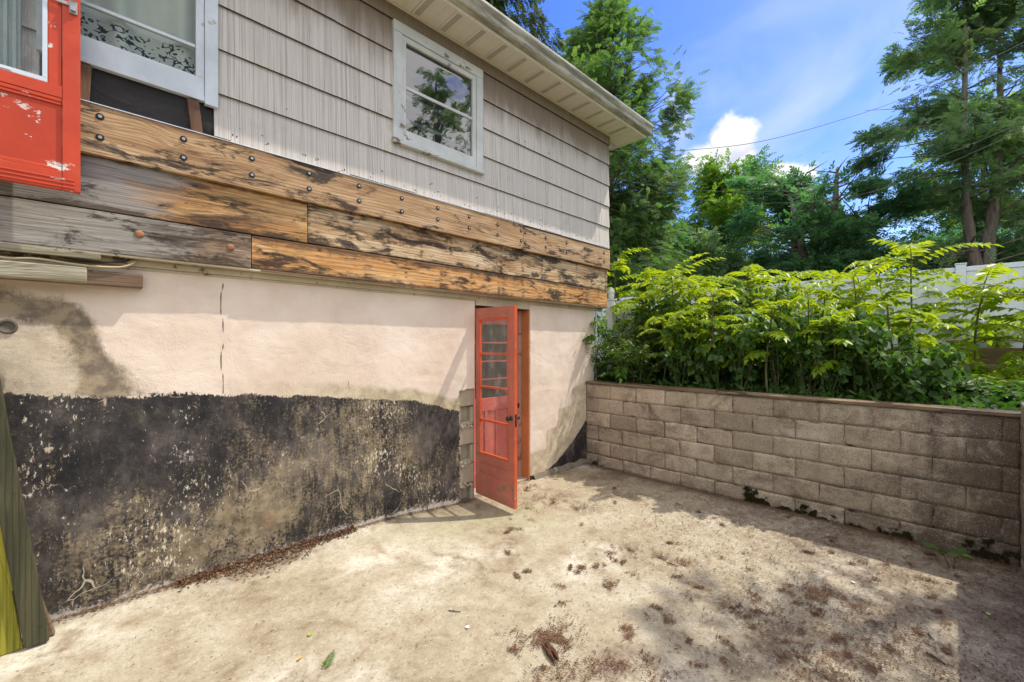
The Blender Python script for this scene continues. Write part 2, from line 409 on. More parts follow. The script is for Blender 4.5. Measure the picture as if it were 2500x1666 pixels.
def m_concrete_ground():
    g = G('patio_concrete'); o = g.obj()
    dirt = g.attr('dirt'); green = g.attr('green'); pale = g.attr('pale'); agg = g.attr('agg')  # dirt also carries the painted tree-shade patch
    big = g.noise(o, .9, 5, .6, .5); mid = g.noise(o, 5, 6, .65, .4); fine = g.noise(o, 42, 6, .8); vf = g.noise(o, 120, 4, .8)
    c = g.ramp(g.add(g.mul(big, .42), g.add(g.mul(mid, .36), g.mul(g.noise(o, 17, 6, .75), .22))), [(.40, (.205, .155, .098)), (.465, (.305, .25, .165)), (.53, (.38, .325, .23)), (.60, (.48, .43, .335))])
    c = g.mix(g.mul(g.step(mid, .35, .62), .28), c, (.34, .31, .20))
    c = g.mix(g.mul(pale, g.step(mid, .3, .7)), c, (.68, .63, .54))
    c = g.mix(g.mul(g.mul(green, g.step(mid, .3, .6)), .6), c, (.30, .31, .155))
    c = g.mix(g.mul(g.step(fine, .51, .62), g.add(.45, g.mul(agg, .30))), c, (.17, .13, .085)); spk = g.step(vf, .56, .66); c = g.mix(g.mul(spk, g.add(.22, g.mul(agg, .35))), c, (.13, .095, .065))
    spk2 = g.step(g.noise(o, 100, 3, .75, out=0), .56, .66); c = g.mix(g.mul(spk2, g.add(.1, g.mul(agg, .5))), c, (.72, .67, .58))
    gmod = g.add(.35, g.mul(agg, .65))
    c = g.mix(g.mul(g.grit(o, 62, .42, .22), g.mul(gmod, .75)), c, (.15, .115, .075))
    c = g.mix(g.mul(g.grit(g.mapv(o, (1, 1, 1), (3, 7, 0)), 55, .40, .20), g.mul(gmod, .75)), c, (.66, .61, .51))
    c = g.mix(g.mul(g.grit(g.mapv(o, (1, 1, 1), (1, 2, 0)), 24, .22, .14), .7), c, (.12, .085, .055))
    pit = g.vor(o, 46); pm = g.mul(g.step(pit, .10, .05), g.step(g.noise(o, 3, 2, .5), .5, .62)); c = g.mix(g.mul(pm, .6), c, (.12, .09, .06))
    dm = g.step(g.add(dirt, g.mul(g.sub(g.noise(o, 13, 8, .8), .5), 1.3)), .34, .85)  # dirt, plus the tree-shade patch painted into its mask
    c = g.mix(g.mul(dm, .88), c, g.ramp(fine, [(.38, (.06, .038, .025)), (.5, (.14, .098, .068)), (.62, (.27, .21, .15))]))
    cr = g.vor(g.vm('ADD', g.mapv(o, (.33, .33, .33)), g.mapv(g.noise(o, 2.2, 4, .6, out=1), (.25, .25, .25))), 1.0, 'DISTANCE_TO_EDGE')
    cm = g.mul(g.mul(g.step(cr, .003, .001), .35), g.step(g.noise(o, 1.4, 2, .5), .55, .65)); c = g.mix(cm, c, (.16, .12, .08))
    h = g.add(g.mul(mid, .5), g.add(g.mul(fine, .35), g.mul(vf, .25)))
    return g.out(c, .9, [(h, .6, .008), (g.mul(spk2, agg), .5, .006), (cm, -.5, .003)])

def m_block():
    g = G('concrete_block'); o = g.obj(); X = g.xyz(o)
    tone = g.attr('tone'); dark = g.attr('dark'); pink = g.attr('pink'); moss = g.attr('moss')
    mid = g.noise(g.mapv(o, (5, 5, 5)), 1.0, 8, .72); fine = g.noise(o, 60, 5, .8); vf = g.noise(o, 130, 4, .8)
    c = g.mix(tone, (.27, .225, .155), (.58, .50, .365)); c = g.mix(g.mul(g.step(mid, .45, .60), .35), c, (.20, .155, .115))
    c = g.mix(g.mul(g.step(fine, .49, .62), .55), c, (.15, .115, .085))
    c = g.mix(g.mul(pink, .35), c, (.44, .30, .21))
    drip = g.add(g.mul(g.noise(g.mapv(o, (1, 5.0, .9)), 1.0, 6, .7, .3), .5), g.mul(g.noise(g.mapv(o, (1, 2.4, 2.6)), 1.0, 8, .75, .5), .5))
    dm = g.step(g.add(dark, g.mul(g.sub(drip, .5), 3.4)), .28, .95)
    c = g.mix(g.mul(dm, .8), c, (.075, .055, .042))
    blot = g.step(g.noise(g.mapv(o, (1, 1.7, 3.1), (0, 3, 5)), 1.0, 8, .78, .6), .47, .60); c = g.mix(g.mul(blot, .62), c, (.115, .088, .066))
    pale = g.step(g.noise(g.mapv(o, (1, 2.6, 3.6), (0, 8, 1)), 1.0, 7, .76, .6), .53, .66); c = g.mix(g.mul(pale, .45), c, (.56, .51, .43))
    spk = g.step(vf, .55, .66); c = g.mix(g.mul(spk, .5), c, (.66, .60, .50)); spk = g.step(vf, .45, .36); c = g.mix(g.mul(spk, .5), c, (.09, .07, .055))
    c = g.mix(g.mul(g.grit(o, 75, .42, .25), .55), c, (.12, .095, .07)); c = g.mix(g.mul(g.grit(g.mapv(o, (1, 1, 1), (3, 7, 2)), 68, .42, .25), .3), c, (.62, .56, .46))
    c = g.mix(g.mul(g.grit(g.mapv(o, (1, 1, 1), (5, 1, 2)), 21, .25, .12), .8), c, (.07, .055, .04))
    gm = g.step(g.add(moss, g.mul(g.sub(mid, .5), 1.2)), .45, .9); c = g.mix(g.mul(gm, .55), c, (.13, .125, .045))
    return g.out(c, .92, [(g.add(fine, g.mul(vf, .6)), .9, .006), (mid, .4, .012)])

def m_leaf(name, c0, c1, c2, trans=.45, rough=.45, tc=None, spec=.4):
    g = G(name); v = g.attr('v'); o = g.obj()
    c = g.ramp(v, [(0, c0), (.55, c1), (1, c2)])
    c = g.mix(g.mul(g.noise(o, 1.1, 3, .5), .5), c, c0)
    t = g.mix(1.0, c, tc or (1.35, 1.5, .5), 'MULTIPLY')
    return g.out(c, rough, (), trans=trans, tcol=t, spec=spec)
def m_bark(name, c0=(.09, .065, .045), c1=(.22, .17, .13)):
    g = G(name); o = g.obj(); n = g.noise(g.mapv(o, (9, 9, 1.6)), 1.0, 6, .65, .4)
    c = g.ramp(n, [(.3, c0), (.7, c1)])
    return g.out(c, .9, [(n, .9, .03)])

MS = {}
MS['board1'] = m_wood('ledger_wood', [(.30, .165, .075), (.52, .33, .17), (.66, .48, .30)], 1, .6, None, 1.0, gray=(.36, .31, .25), knots=1.5)
MS['board2'] = m_wood('rim_wood', [(.24, .10, .03), (.54, .29, .10), (.70, .48, .24)], 2, .45, (-.1, .75), .95, edges=(2.573, 2.93), dark=(.35, 1.0), gray=(.36, .335, .31), knots=1.3)
MS['board3'] = m_wood('rim_wood_lower', [(.38, .15, .045), (.68, .35, .12), (.80, .52, .24)], 3, .4, None, 1.15, edges=(2.318, 2.57), rows=((.405, .08), (.83, .3)), knots=1.4)
MS['board4'] = m_wood('rim_wood_grey', [(.22, .13, .07), (.34, .24, .15), (.40, .33, .26)], 4, .6, (.05, .9), .95, dark=(.25, .95), gray=(.38, .35, .30), knots=1.9)
MS['board5'] = m_wood('rim_wood_spotted', [(.34, .18, .075), (.62, .43, .23), (.76, .62, .42)], 5, .45, None, 1.45, edges=(2.573, 2.93), rows=((.36, .02),), gray=(.42, .35, .27), knots=1.2)
MS['oldwood'] = m_wood('old_timber', [(.12, .08, .05), (.20, .14, .09), (.27, .2, .13)], 6, .7, None, .6, gray=(.26, .25, .19))
MS['mosswood'] = m_wood('mossy_timber', [(.20, .19, .11), (.34, .32, .22), (.46, .44, .34)], 7, .7, None, .5, gray=(.4, .39, .3))
MS['stud'] = m_wood('stud_wood', [(.10, .05, .03), (.17, .09, .05), (.26, .15, .09)], 8, .7, None, .3, axis='z')
MS['red'] = m_paint('red_paint', (.56, .055, .014), .20, (.72, .66, .60), .10, .42, fade=(.60, .115, .05))
MS['redflat'] = m_paint('red_panel_paint', (.48, .045, .012), .34, (.66, .58, .52), .10, .5, fade=(.54, .10, .045))
MS['coral'] = m_paint('coral_door_paint', (.47, .145, .10), .40, (.24, .17, .12), .35, .6, fade=(.50, .24, .18))
MS['coraledge'] = m_paint('coral_door_edge_paint', (.62, .10, .035), .15, (.2, .3, .25), .1, .5)
MS['pink'] = m_paint('pink_door_paint', (.66, .155, .125), .1, (.5, .3, .22), .1, .45)
MS['orange'] = m_paint('orange_jamb_paint', (.50, .19, .07), .1, (.35, .2, .1), .25, .6)
MS['jambwood'] = m_paint('jamb_worn_paint', (.42, .25, .19), .55, (.24, .11, .06), .4, .7)
MS['white'] = m_paint('white_trim_paint', (.60, .62, .60), .40, (.20, .15, .10), .22, .55)
MS['bluewhite'] = m_paint('blue_white_trim_paint', (.60, .66, .71), .08, (.45, .40, .34), .10, .5)
MS['soffit'] = m_plain('soffit_metal', (.76, .70, .60), .5, 0, .05, 3, .08)
MS['hole'] = m_plain('vent_slot', (.10, .08, .06), .9)
def m_gutter():
    g = G('gutter_metal'); o = g.obj()
    c = g.mix(g.step(g.noise(g.mapv(o, (1.5, 6, 14)), 1.0, 6, .7), .36, .62), (.54, .52, .44), (.22, .21, .155))
    c = g.mix(g.mul(g.step(g.noise(g.mapv(o, (14, 3, 3)), 1.0, 5, .7), .55, .8), .5), c, (.16, .15, .11))
    return g.out(c, .45, [(g.noise(o, 3, 2, .5), .1, .01)])
MS['gutter'] = m_gutter()
MS['roof'] = m_plain('roof_shingle', (.12, .11, .105), .95, 0, .4, 20, .8, .01)
MS['tar'] = None
g = G('tar_paper'); o = g.obj(); n = g.noise(g.mapv(o, (2, 1, 4)), 1, 6, .7, .6)
MS['tar'] = g.out(g.ramp(n, [(.3, (.006, .006, .006)), (.6, (.022, .018, .016)), (.8, (.09, .07, .06))]), .6, [(n, .8, .03)])
MS['steel'] = m_plain('galvanised_steel', (.34, .35, .36), .62, .4, .2, 40, .2)
MS['darkmetal'] = m_plain('tarnished_metal', (.06, .055, .05), .42, .8, .3, 40, .2)
MS['washer'] = m_plain('dark_washer', (.016, .018, .02), .7, .2, .3, 60, .2)
MS['alu'] = m_plain('aluminium_frame', (.58, .63, .66), .4, .3, .08, 12, .1)
MS['flash'] = m_plain('flashing', (.62, .66, .70), .4, .5, .1, 12, .1)
MS['glassA'] = m_glass('storm_glass', (.86, .9, .88), .35, .07)
MS['glassB'] = m_glass('window_glass', (.70, .74, .76), 3.4, .01)
MS['glassC'] = m_glass('curtain_window_glass', (.88, .92, .88), .35, .02)
MS['glassD'] = m_glass('door_glass', (.88, .88, .86), 1.6, .10)
MS['room'] = m_plain('dark_room', (.055, .05, .05), .9)
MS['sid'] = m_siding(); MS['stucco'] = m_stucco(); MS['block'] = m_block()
g = G('wall_mortar'); o = g.obj(); n = g.noise(o, 8, 6, .7)
MS['mortar'] = g.out(g.ramp(n, [(.38, (.035, .026, .02)), (.5, (.15, .115, .085)), (.62, (.32, .26, .20))]), .95, [(g.noise(o, 80, 3, .6), .7, .006)])
MS['cap'] = m_wood('wall_cap_timber', [(.09, .065, .035), (.17, .13, .075), (.30, .24, .15)], 9, .7, None, 1.2, gray=(.13, .115, .08))

def grid(x0, x1, z0, z1, st):
    nx = max(2, int(round((x1-x0)/st))+1); nz = max(2, int(round((z1-z0)/st))+1)
    X, Z = np.meshgrid(np.linspace(x0, x1, nx), np.linspace(z0, z1, nz)); i = np.arange(nx*nz).reshape(nz, nx)
    Fq = np.stack([i[:-1, :-1], i[:-1, 1:], i[1:, 1:], i[1:, :-1]], -1).reshape(-1, 4)
    return X.ravel(), Z.ravel(), Fq

# ------------------------------------------------------------------ ground
WY = 3.77        # stucco wall face
BY = 3.67        # rim boards and siding plane above it
XR = 5.2         # block wall face
YE = -0.385      # return wall face
def ground_h(x, y):
    x = np.asarray(x, float); y = np.asarray(y, float)
    return .085*np.exp(-np.clip(WY-y, 0, 9)/.55)*(1-sstep(x, 1.8, 3.1)) + .012*(vnoise(np.stack([x, y, x*0], -1), 1.1, 2)-.5)
def px_mask(x, y, px, py, rx, ry, z=0.0):        # soft ellipse on the ground given by where it lies on the patio
    t = (CAMZ-z)/((py-HOR)/F_PX); p = at(px, py, t); return np.exp(-(((x-p.x)/rx)**2+((y-p.y)/ry)**2))
gx, gy, gf = grid(-6, 5.3, -5, 3.95, .03)
P2 = np.stack([gx, gy, gx*0], -1)
n1 = vnoise(P2, 1.3, 4, 1); n2 = vnoise(P2, 4.0, 4, 2); n3 = vnoise(P2, .8, 3, 5)
dirt = np.zeros_like(gx)  # real dirt plus one patch of painted tree shade
dirt = np.maximum(dirt, .95*np.exp(-np.clip(XR-gx, 0, 9)/.30)*(.55+.9*n2))                              # along the block wall
dirt = np.maximum(dirt, (.85*np.exp(-np.clip(WY-gy, 0, 9)/.09)*(.3+1.3*n1)))                             # along the house
dirt = np.maximum(dirt, .8*np.exp(-((gx-.95)/.55)**2)*np.exp(-((gy-3.62)/.13)**2))
dirt = np.maximum(dirt, .62*sstep(n1*.7+.60*px_mask(gx, gy, 1900, 1570, .60, .30), .50, .95))  # soft dark patch: dappled tree shade painted into the dirt mask
dirt = np.maximum(dirt, .75*px_mask(gx, gy, 1510, 1620, .28, .22)*(.4+n2))
dirt = np.maximum(dirt, .85*px_mask(gx, gy, 1500, 1160, .85, .36)*(.4+n2))
dirt = np.maximum(dirt, .75*sstep(gx*.75-gy*.6, 1.1, 3.2)*(.35+n2))
green = .9*px_mask(gx, gy, 1290, 1262, .30, .35)+.8*px_mask(gx, gy, 40, 1590, .35, .2)+.5*px_mask(gx, gy, 1100, 1290, .5, .3)+.6*sstep(n1, .55, .75)*px_mask(gx, gy, 1150, 1350, 1.2, .8)
pale = np.clip(1.0*px_mask(gx, gy, 930, 1370, .28, .16)+.8*px_mask(gx, gy, 860, 1320, .25, .12)+.7*px_mask(gx, gy, 1060, 1400, .5, .16)+.7*sstep(n1, .52, .7)+.5*px_mask(gx, gy, 150, 1590, .2, .25), 0, 1)
agg = np.clip(sstep(gx*.75-gy*.55, .7, 2.3)*(.4+n1), 0, 1)
gz = ground_h(gx, gy)+.006*(n2-.5)
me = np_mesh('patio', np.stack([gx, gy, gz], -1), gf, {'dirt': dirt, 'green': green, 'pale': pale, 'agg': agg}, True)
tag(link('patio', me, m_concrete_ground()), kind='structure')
g = G('garden_soil'); o = g.obj(); n = g.noise(o, 3, 8, .7)
m_soil = g.out(g.mix(g.step(g.noise(o, .12, 4, .6), .45, .6), g.ramp(n, [(.3, (.05, .035, .02)), (.7, (.13, .10, .06))]), (.07, .10, .03)), .95, [(n, .8, .05)])
t = MB(); B = 700; TZ = 1.15
for x0, x1, y0, y1 in ((5.39, B, -B, B), (2.8, 5.39, -B, -.585), (-6, 2.8, -B, -5), (-B, -6, -B, B), (-6, 5.39, 4.6, B)):
    t.quad((x0, y0, TZ), (x1, y0, TZ), (x1, y1, TZ), (x0, y1, TZ))
t.quad((-6, -5, -.1), (-6, 4.6, -.1), (-6, 4.6, TZ), (-6, -5, TZ)).quad((-6, -5, -.1), (2.8, -5, -.1), (2.8, -5, TZ), (-6, -5, TZ)).quad((2.8, -5, -.1), (2.8, -.585, -.1), (2.8, -.585, TZ), (2.8, -5, TZ))
tag(t.build('garden_ground', m_soil), kind='structure')

# ------------------------------------------------------------------ house
house = empty('house', (2.0, 4.5, 0.0))
tag(house, 'pale shingle-sided house with exposed rim boards above a stained stucco basement wall', 'house')
HX = 5.63   # right corner of the upper storey
SXC = 5.41  # right corner of the basement
DX0, DX1 = 3.085, 3.994   # doorway
WT = 2.27   # top of the stucco
# --- stucco wall: left of door, right of door
def stucco_piece(name, x0, x1, z0, z1, cut=None, seed=0):
    X, Z, Fq = grid(x0, x1, z0, z1, .0125)
    P = np.stack([X, Z, X*0+seed], -1); a = vnoise(P, 2.2, 3, 3); b = vnoise(P, 9, 3, 4); c = vnoise(P, 30, 2, 6)
    # top edge of the black coat
    lx = np.array([-3, -.36, .63, 1.44, 2.2, 2.85, 3.2]); lz = np.array([1.5, 1.46, 1.363, 1.30, 1.20, 1.03, .95])
    line = np.interp(X, lx, lz)+.05*(a-.5)+.025*(b-.5)
    left = X < 3.05
    mast = np.where(left, sstep(line-Z, -.05, .06), 0)
    # patchy flecks above the line at the left
    mast = np.maximum(mast, np.where(left & (Z > line), .50*np.exp(-(Z-line)/.035)*(1-sstep(X, .4, 1.2)), 0))
    diag = (X-4.42)*1.02     # black triangle in the inner corner
    mast = np.where(left, mast, sstep(.06+np.clip(X-4.25, 0, 2)**1.5*.62-Z, -.03, .04))
    bare = np.where(left, sstep(line+.11+.05*(b-.5)-Z, -.03, .03)*(X > -.5)*sstep(X, .5, 2.2), 0)
    stepz = np.interp(X, [3.99, 4.3, 4.31, 4.55, 4.56, 4.85, 4.86, 5.2], [.34, .36, .60, .62, .86, .88, 1.12, 1.2])
    bare = np.where(left, bare, .75*sstep(stepz-Z, -.01, .01))
    grime = np.zeros_like(X)
    e1 = X-.02-.10*(a-.5)+.25*(Z-1.55); grime += 1.15*np.exp(-(e1/.085)**2)*sstep(1.98-Z, 0, .15)*sstep(Z, 1.34, 1.5)+.75*np.exp(-((e1-.06)/.16)**2)*sstep(1.75-Z, 0, .2)*(.4+a)
    grime += 1.0*np.exp(-((Z-1.90-.10*(b-.5)+.30*np.clip(X+.05, -.5, 9))/.10)**2)*sstep(.02-X, 0, .15)*(.5+a)
    grime += .30*sstep(-X, -.05, .2)*(Z < 2.0)*(.3+1.2*b)
    bare = np.maximum(bare, left*.75*sstep(-X, -.05, .12)*sstep(1.95-Z, 0, .2)*(.35+.9*a))
    grime += np.where(left, 0, .75*sstep(.55-Z, 0, .5)*sstep(4.5-X, 0, .6)*(.3+a)+.35*sstep(X, 5.15, 5.4))
    grime += .30*sstep(.18-(Z-line), 0, .2)*(Z > line)*left*(X < 2.9)
    grime += .35*np.exp(-((X-1.18)/.03)**2)*sstep(Z, 1.3, 2.3)*b
    salt = np.exp(-np.clip(Z-ground_h(X, X*0+3.77), 0, 9)/.075)*.95*left*(.25+1.3*vnoise(P, 3.1, 3, 9))
    salt = np.maximum(salt, .50*left*np.exp(-((X-.45)/.16)**2-((Z-.95)/.09)**2)*mast)
    tan = np.clip(.50*np.exp(-((X-1.45)/.75)**2-((Z-.62)/.5)**2)+.5*sstep(a, .45, .75)*sstep(1.15-Z, 0, .5)+.3, 0, 1.2)
    tan = tan-.35*(np.exp(-((X-.3)/.5)**2-((Z-1.15)/.25)**2)) - .35*sstep(X, 2.2, 2.6)*(Z < 1.0)
    # the long vertical crack and smaller ones in the plaster
    def crack(x, z0c, z1c, amp, wd, fr=5.):
        cx = x+amp*(vnoise(np.stack([Z*0+x, Z, Z*0], -1), fr, 3, 8)-.5)
        e = np.maximum(z0c-Z, Z-z1c); return np.where(e > 0, np.abs(X-cx)+e, np.abs(X-cx))+wd
    cr = np.minimum.reduce([crack(Xon(541, WY), 1.38, 2.2, .13, .0, 2.6), crack(1.62, 1.36, 1.5, .1, .001), crack(Xon(1040, WY), 0, .35, .1, -.001), crack(Xon(815, WY), .0, .22, .05, -.001), crack(Xon(620, WY), .0, .15, .05, -.001), crack(Xon(395, WY), .06, .2, .05, -.001)])
    seam = ((np.abs(X+.20) < .02+.02*(c-.5))*(Z > .55)*(Z < 1.5)*(b > .42)*(c > .3))
    mast = mast-.42*np.exp(-((X+.20+.03*(b-.5))/.016)**2)*(Z < 1.55)*(Z > .45)*sstep(c, .3, .6)*mast-.34*np.exp(-((X+.18)/.12)**2)*np.exp(-((Z-1.12)/.08)**2)*sstep(vnoise(np.stack([X*.2, Z*3, Z*0], -1), 9, 2, 3), .5, .6)*mast
    rust = np.exp(-((X-Xon(650, WY))/.05)**2-((Z-.35)/.05)**2)
    Yv = WY-.010*(a-.5)-.006*(b-.5)-.0025*(c-.5)*mast
    me = np_mesh(name, np.stack([X, Yv, Z], -1), Fq, dict(mastic=mast, grime=grime, bare=bare, salt=salt, tan=tan, crackd=np.clip(cr, -.01, .2), rust=rust), True)
    keep = None
    if cut is not None:
        import bmesh
        bm = bmesh.new(); bm.from_mesh(me)
        dead = [f for f in bm.faces if cut(f.calc_center_median())]
        bmesh.ops.delete(bm, geom=dead, context='FACES')
        ed = [e for e in bm.edges if e.is_boundary]
        r = bmesh.ops.extrude_edge_only(bm, edges=ed)
        for v in r['geom']:
            if isinstance(v, bmesh.types.BMVert): v.co.y += .03
        bm.to_mesh(me); bm.free()
    return link(name, me, MS['stucco'], house)
def broken(c):          # plaster broken off beside the door
    if c.x < 2.80: return False
    e = 2.862+.022*(mnoise.noise(Vector((1, c.z*9, 3))))+.008*mnoise.noise(Vector((c.x*30, c.z*40, 0)))
    tz = 1.235+.03*(c.x-2.86)+.012*mnoise.noise(Vector((c.x*14, 0, 5)))
    return c.x > e and c.z < tz
stucco_piece('stucco_wall', -5.0, DX0, -.08, WT, broken)
stucco_piece('stucco_wall', DX1, SXC, -.08, WT, lambda c: False, 9)
# blocks of the foundation where the plaster has come off
MS['bareblock'] = m_plain('bare_foundation_block', (.40, .345, .25), .95, 0, .25, 14, .9, .006)
fb = MB()
zz = -.05; k = 0
for hgt, hollow in ((.24, 1), (.22, 0), (.215, 2), (.215, 0), (.215, 2), (.20, 0)):
    z0, z1 = zz, zz+hgt
    if hollow:
        fb.box(2.80, 2.905, 3.797, 3.95, z0, z1-.014); fb.box(3.045, DX0-.002, 3.799, 3.95, z0, z1-.014)
        fb.box(2.905, 3.045, 3.86, 3.95, z0, z1-.014); fb.box(2.905, 3.045, 3.798, 3.86, z0, z0+.04)
    else: fb.box(2.80, DX0-.002, 3.792, 3.95, z0, z1-.014)
    zz += hgt
fb.box(2.80, DX0-.004, 3.87, 3.94, -.05, 1.30)
fb.build('foundation_block', MS['bareblock'], house, bevel=.008)
for z in (.17, .41, .83):
    mo = MB()
    for i in range(26):
        x = random.uniform(2.88, 3.05); zc = z+random.uniform(-.03, .03)*(1-abs(x-2.96)*4); r = random.uniform(.008, .022)
        mo.lathe([(r*.3, -r), (r, -.3*r), (r*.9, .4*r), (r*.3, r)], Matrix.Translation((x, 3.79+random.uniform(-.008, .015), zc)) @ Matrix.Rotation(random.random()*3, 4, 'X'), 6)
    mo.build('mortar_lump', MS['bareblock'], house, True)
# wall bodies behind the plaster, door reveal
b = MB()
b.box(-5, 2.80, 3.80, 4.05, -.1, WT-.01); b.box(DX1+.002, SXC-.003, 3.80, 4.05, -.1, WT-.01)
b.box(-5, HX-.25, 4.05, 4.2, 2.0, 5.0)
b.build('foundation_core', MS['bareblock'], house)
e = MB(); e.box(SXC-.03, SXC, 3.785, 9.5, -.1, WT-.004); e.build('end_wall', MS['bareblock'], house)
# brick courses at the corner strip
q = MB()
for i in range(22):
    z0 = 1.22+i*.047
    q.box(SXC-.002, SXC+.035, 3.80, 3.98, z0, z0+.038)
q.build('corner_brick', m_plain('painted_brick', (.55, .50, .42), .9, 0, .2, 12, .6, .004), house, bevel=.004)
p = MB(); p.tube([(SXC+.045, 3.77, 1.2), (SXC+.045, 3.77, 2.26)], .011, 8); p.build('corner_conduit', MS['alu'], house, True)
# --- rim boards
def board(name, x0, x1, y0, y1, z0, z1, m, bev=.004, sag=0, parent=None):
    n = max(2, int((x1-x0)/.15)); mb = MB(); sec = len(mb.v)
    for i in range(n+1):
        x = x0+(x1-x0)*i/n; w1 = .004*mnoise.noise(Vector((x*1.3, z0*5, 1))); w2 = .004*mnoise.noise(Vector((x*1.3, z1*5, 7)))
        mb.v += [(x, y0+w1*.5, z0+w1), (x, y0+w2*.5, z1+w2), (x, y1, z1+w2), (x, y1, z0+w1)]
    for i in range(n):
        q = i*4
        for k in range(4): mb.f.append((q+k, q+(k+1) % 4, q+4+(k+1) % 4, q+4+k))
    mb.f.append((0, 3, 2, 1)); e = n*4; mb.f.append((e, e+1, e+2, e+3))
    mb.f = [f[::-1] for f in mb.f]
    return mb.build(name, m, parent or house, bevel=bev)
Z1t, Z1b, Z2b, Z3b = 3.205, 2.902, 2.573, 2.318
ledger = board('ledger_board', -1.2, Xon(1278, 3.63)-.003, 3.630, 3.668, Z1b, Z1t, MS['board1'])
ledger2 = board('ledger_board', Xon(1278, 3.63)+.003, HX, 3.631, 3.668, Z1b-.006, Z1t-.012, MS['board1'])
XJ2 = Xon(751, BY); XJ3 = Xon(614, BY)
board('rim_board', -1.6, XJ2-.002, BY, 3.76, Z2b+.003, Z1b+.10, MS['board2'])
board('rim_board', XJ2+.003, HX-.01, BY+.003, 3.76, Z2b+.006, Z1b+.10, MS['board5'])
board('rim_board', -1.8, XJ3-.002, BY+.001, 3.76, Z3b, Z2b-.004, MS['board4'])
board('rim_board', XJ3+.003, HX-.015, BY+.004, 3.76, Z3b+.002, Z2b-.003, MS['board3'])
# wooden round plugs over the lower board
m_plug = m_plain('raw_wood_plug', (.30, .14, .07), .7, 0, .4, 60)
for px in (340, 563):
    pl = MB(); x = Xon(px, BY); pl.lathe([(.026, 0), (.024, .006), (.010, .010)], Matrix.Translation((x, BY+.001, 2.455 if px > 400 else 2.46)) @ Matrix.Rotation(R(90), 4, 'X'), 14); pl.build('wood_plug', m_plug, house, True)

# sill moulding and underside
s = MB(); s.box(-1.8, HX-.02, BY+.006, 3.80, Z3b-.016, Z3b-.001); s.box(-1.8, DX0+.01, 3.745, 3.80, WT-.012, Z3b-.017); s.box(-1.8, DX0+.01, 3.760, 3.80, WT-.03, WT-.013)
s.box(DX0+.012, DX1-.01, 3.76, 3.80, WT-.075, Z3b-.017); s.box(DX1-.008, HX-.02, 3.752, 3.80, WT-.01, Z3b-.017)
s.build('sill_trim', m_paint('cream_sill_paint', (.55, .47, .33), .35, (.16, .12, .08), .55, .7), house, bevel=.003)
# dark drip edge strip below the lowest board
s = MB(); s.box(.9, HX-.01, BY-.004, BY+.004, Z3b-.012, Z3b+.0); s.build('drip_strip', MS['oldwood'], house)
# flashing above the ledger
s = MB(); s.box(-1.0, HX-.04, 3.622, 3.70, Z1t+.001, Z1t+.006); s.build('flashing', MS['flash'], house)
s = MB(); s.box(-1.0, HX-.03, 3.660, 3.70, Z1t+.0065, Z1t+.022); s.build('flashing_gap', MS['tar'], house)
# --- bolts
bolt_me = None
def bolt_mesh():
    mb = MB(); Mx = Matrix.Rotation(R(90), 4, 'X')
    mb.lathe([(.0185, 0), (.0185, .003), (.012, .0035)], Mx, 16)
    return mb
wsh = bolt_mesh()
first = {}
def bolt(px, z, lb):
    x = Xon(px, 3.628); jit = random.uniform(-.006, .006)
    if 'm' not in first:
        mb = MB(); Mx = Matrix.Rotation(R(90), 4, 'X'); mb.lathe([(.0205, 0), (.0205, .002), (.0125, .0022)], Mx, 18)
        hx = MB(); hx.lathe([(.0105, .002), (.0105, .0065), (.009, .0072)], Mx, 6)
        n = len(mb.v); mb.v += hx.v; mb.f += [tuple(i+n for i in f) for f in hx.f]; nf = len(hx.f)
        me = bpy.data.meshes.new('bolt'); me.from_pydata(mb.v, [], mb.f); me.materials.append(MS['washer']); me.materials.append(MS['steel'])
        for p_ in list(me.polygons)[-nf:]: p_.material_index = 1
        first['m'] = me
    o = bpy.data.objects.new('bolt', first['m']); COL.objects.link(o); o.location = (x, 3.6285, z+jit); o.rotation_euler = (0, random.random()*6, 0); setparent(o, lb)
for px in (244, 448, 615, 755, 877, 981, 1069, 1146, 1216, 1273):
    bolt(px, 3.135, ledger); bolt(px, 3.012, ledger)
for px in (1283, 1333, 1384, 1429, 1475):
    bolt(px, 3.125, ledger2); bolt(px, 3.000, ledger2)
# --- siding courses
openings = [(-.235, .60, 3.44, 4.90), (2.01, 3.06, 3.66, 4.78)]
courses = [3.222, 3.538, 3.858, 4.176, 4.496, 4.812, 5.13]
rng = random.Random(5)
sv = []; sf = []; tone = []
def shingle(x0, x1, zb, zt, dz, tn, zcap):
    n = len(sv); yb = 3.642+rng.uniform(-.0015, .0015); yt = 3.662
    zt2 = min(zt, zcap)
    pts = [(x0, yb, zb+dz), (x1, yb, zb+dz*.6), (x1, yt, zt2), (x0, yt, zt2), (x0, yb+.016, zb+dz), (x1, yb+.016, zb+dz*.6), (x1, yt+.008, zt2), (x0, yt+.008, zt2)]
    sv.extend(pts); tone.extend([tn]*8)
    for q in ((0, 1, 2, 3), (1, 5, 6, 2), (5, 4, 7, 6), (4, 0, 3, 7), (0, 4, 5, 1), (3, 2, 6, 7)): sf.append(tuple(n+i for i in q))
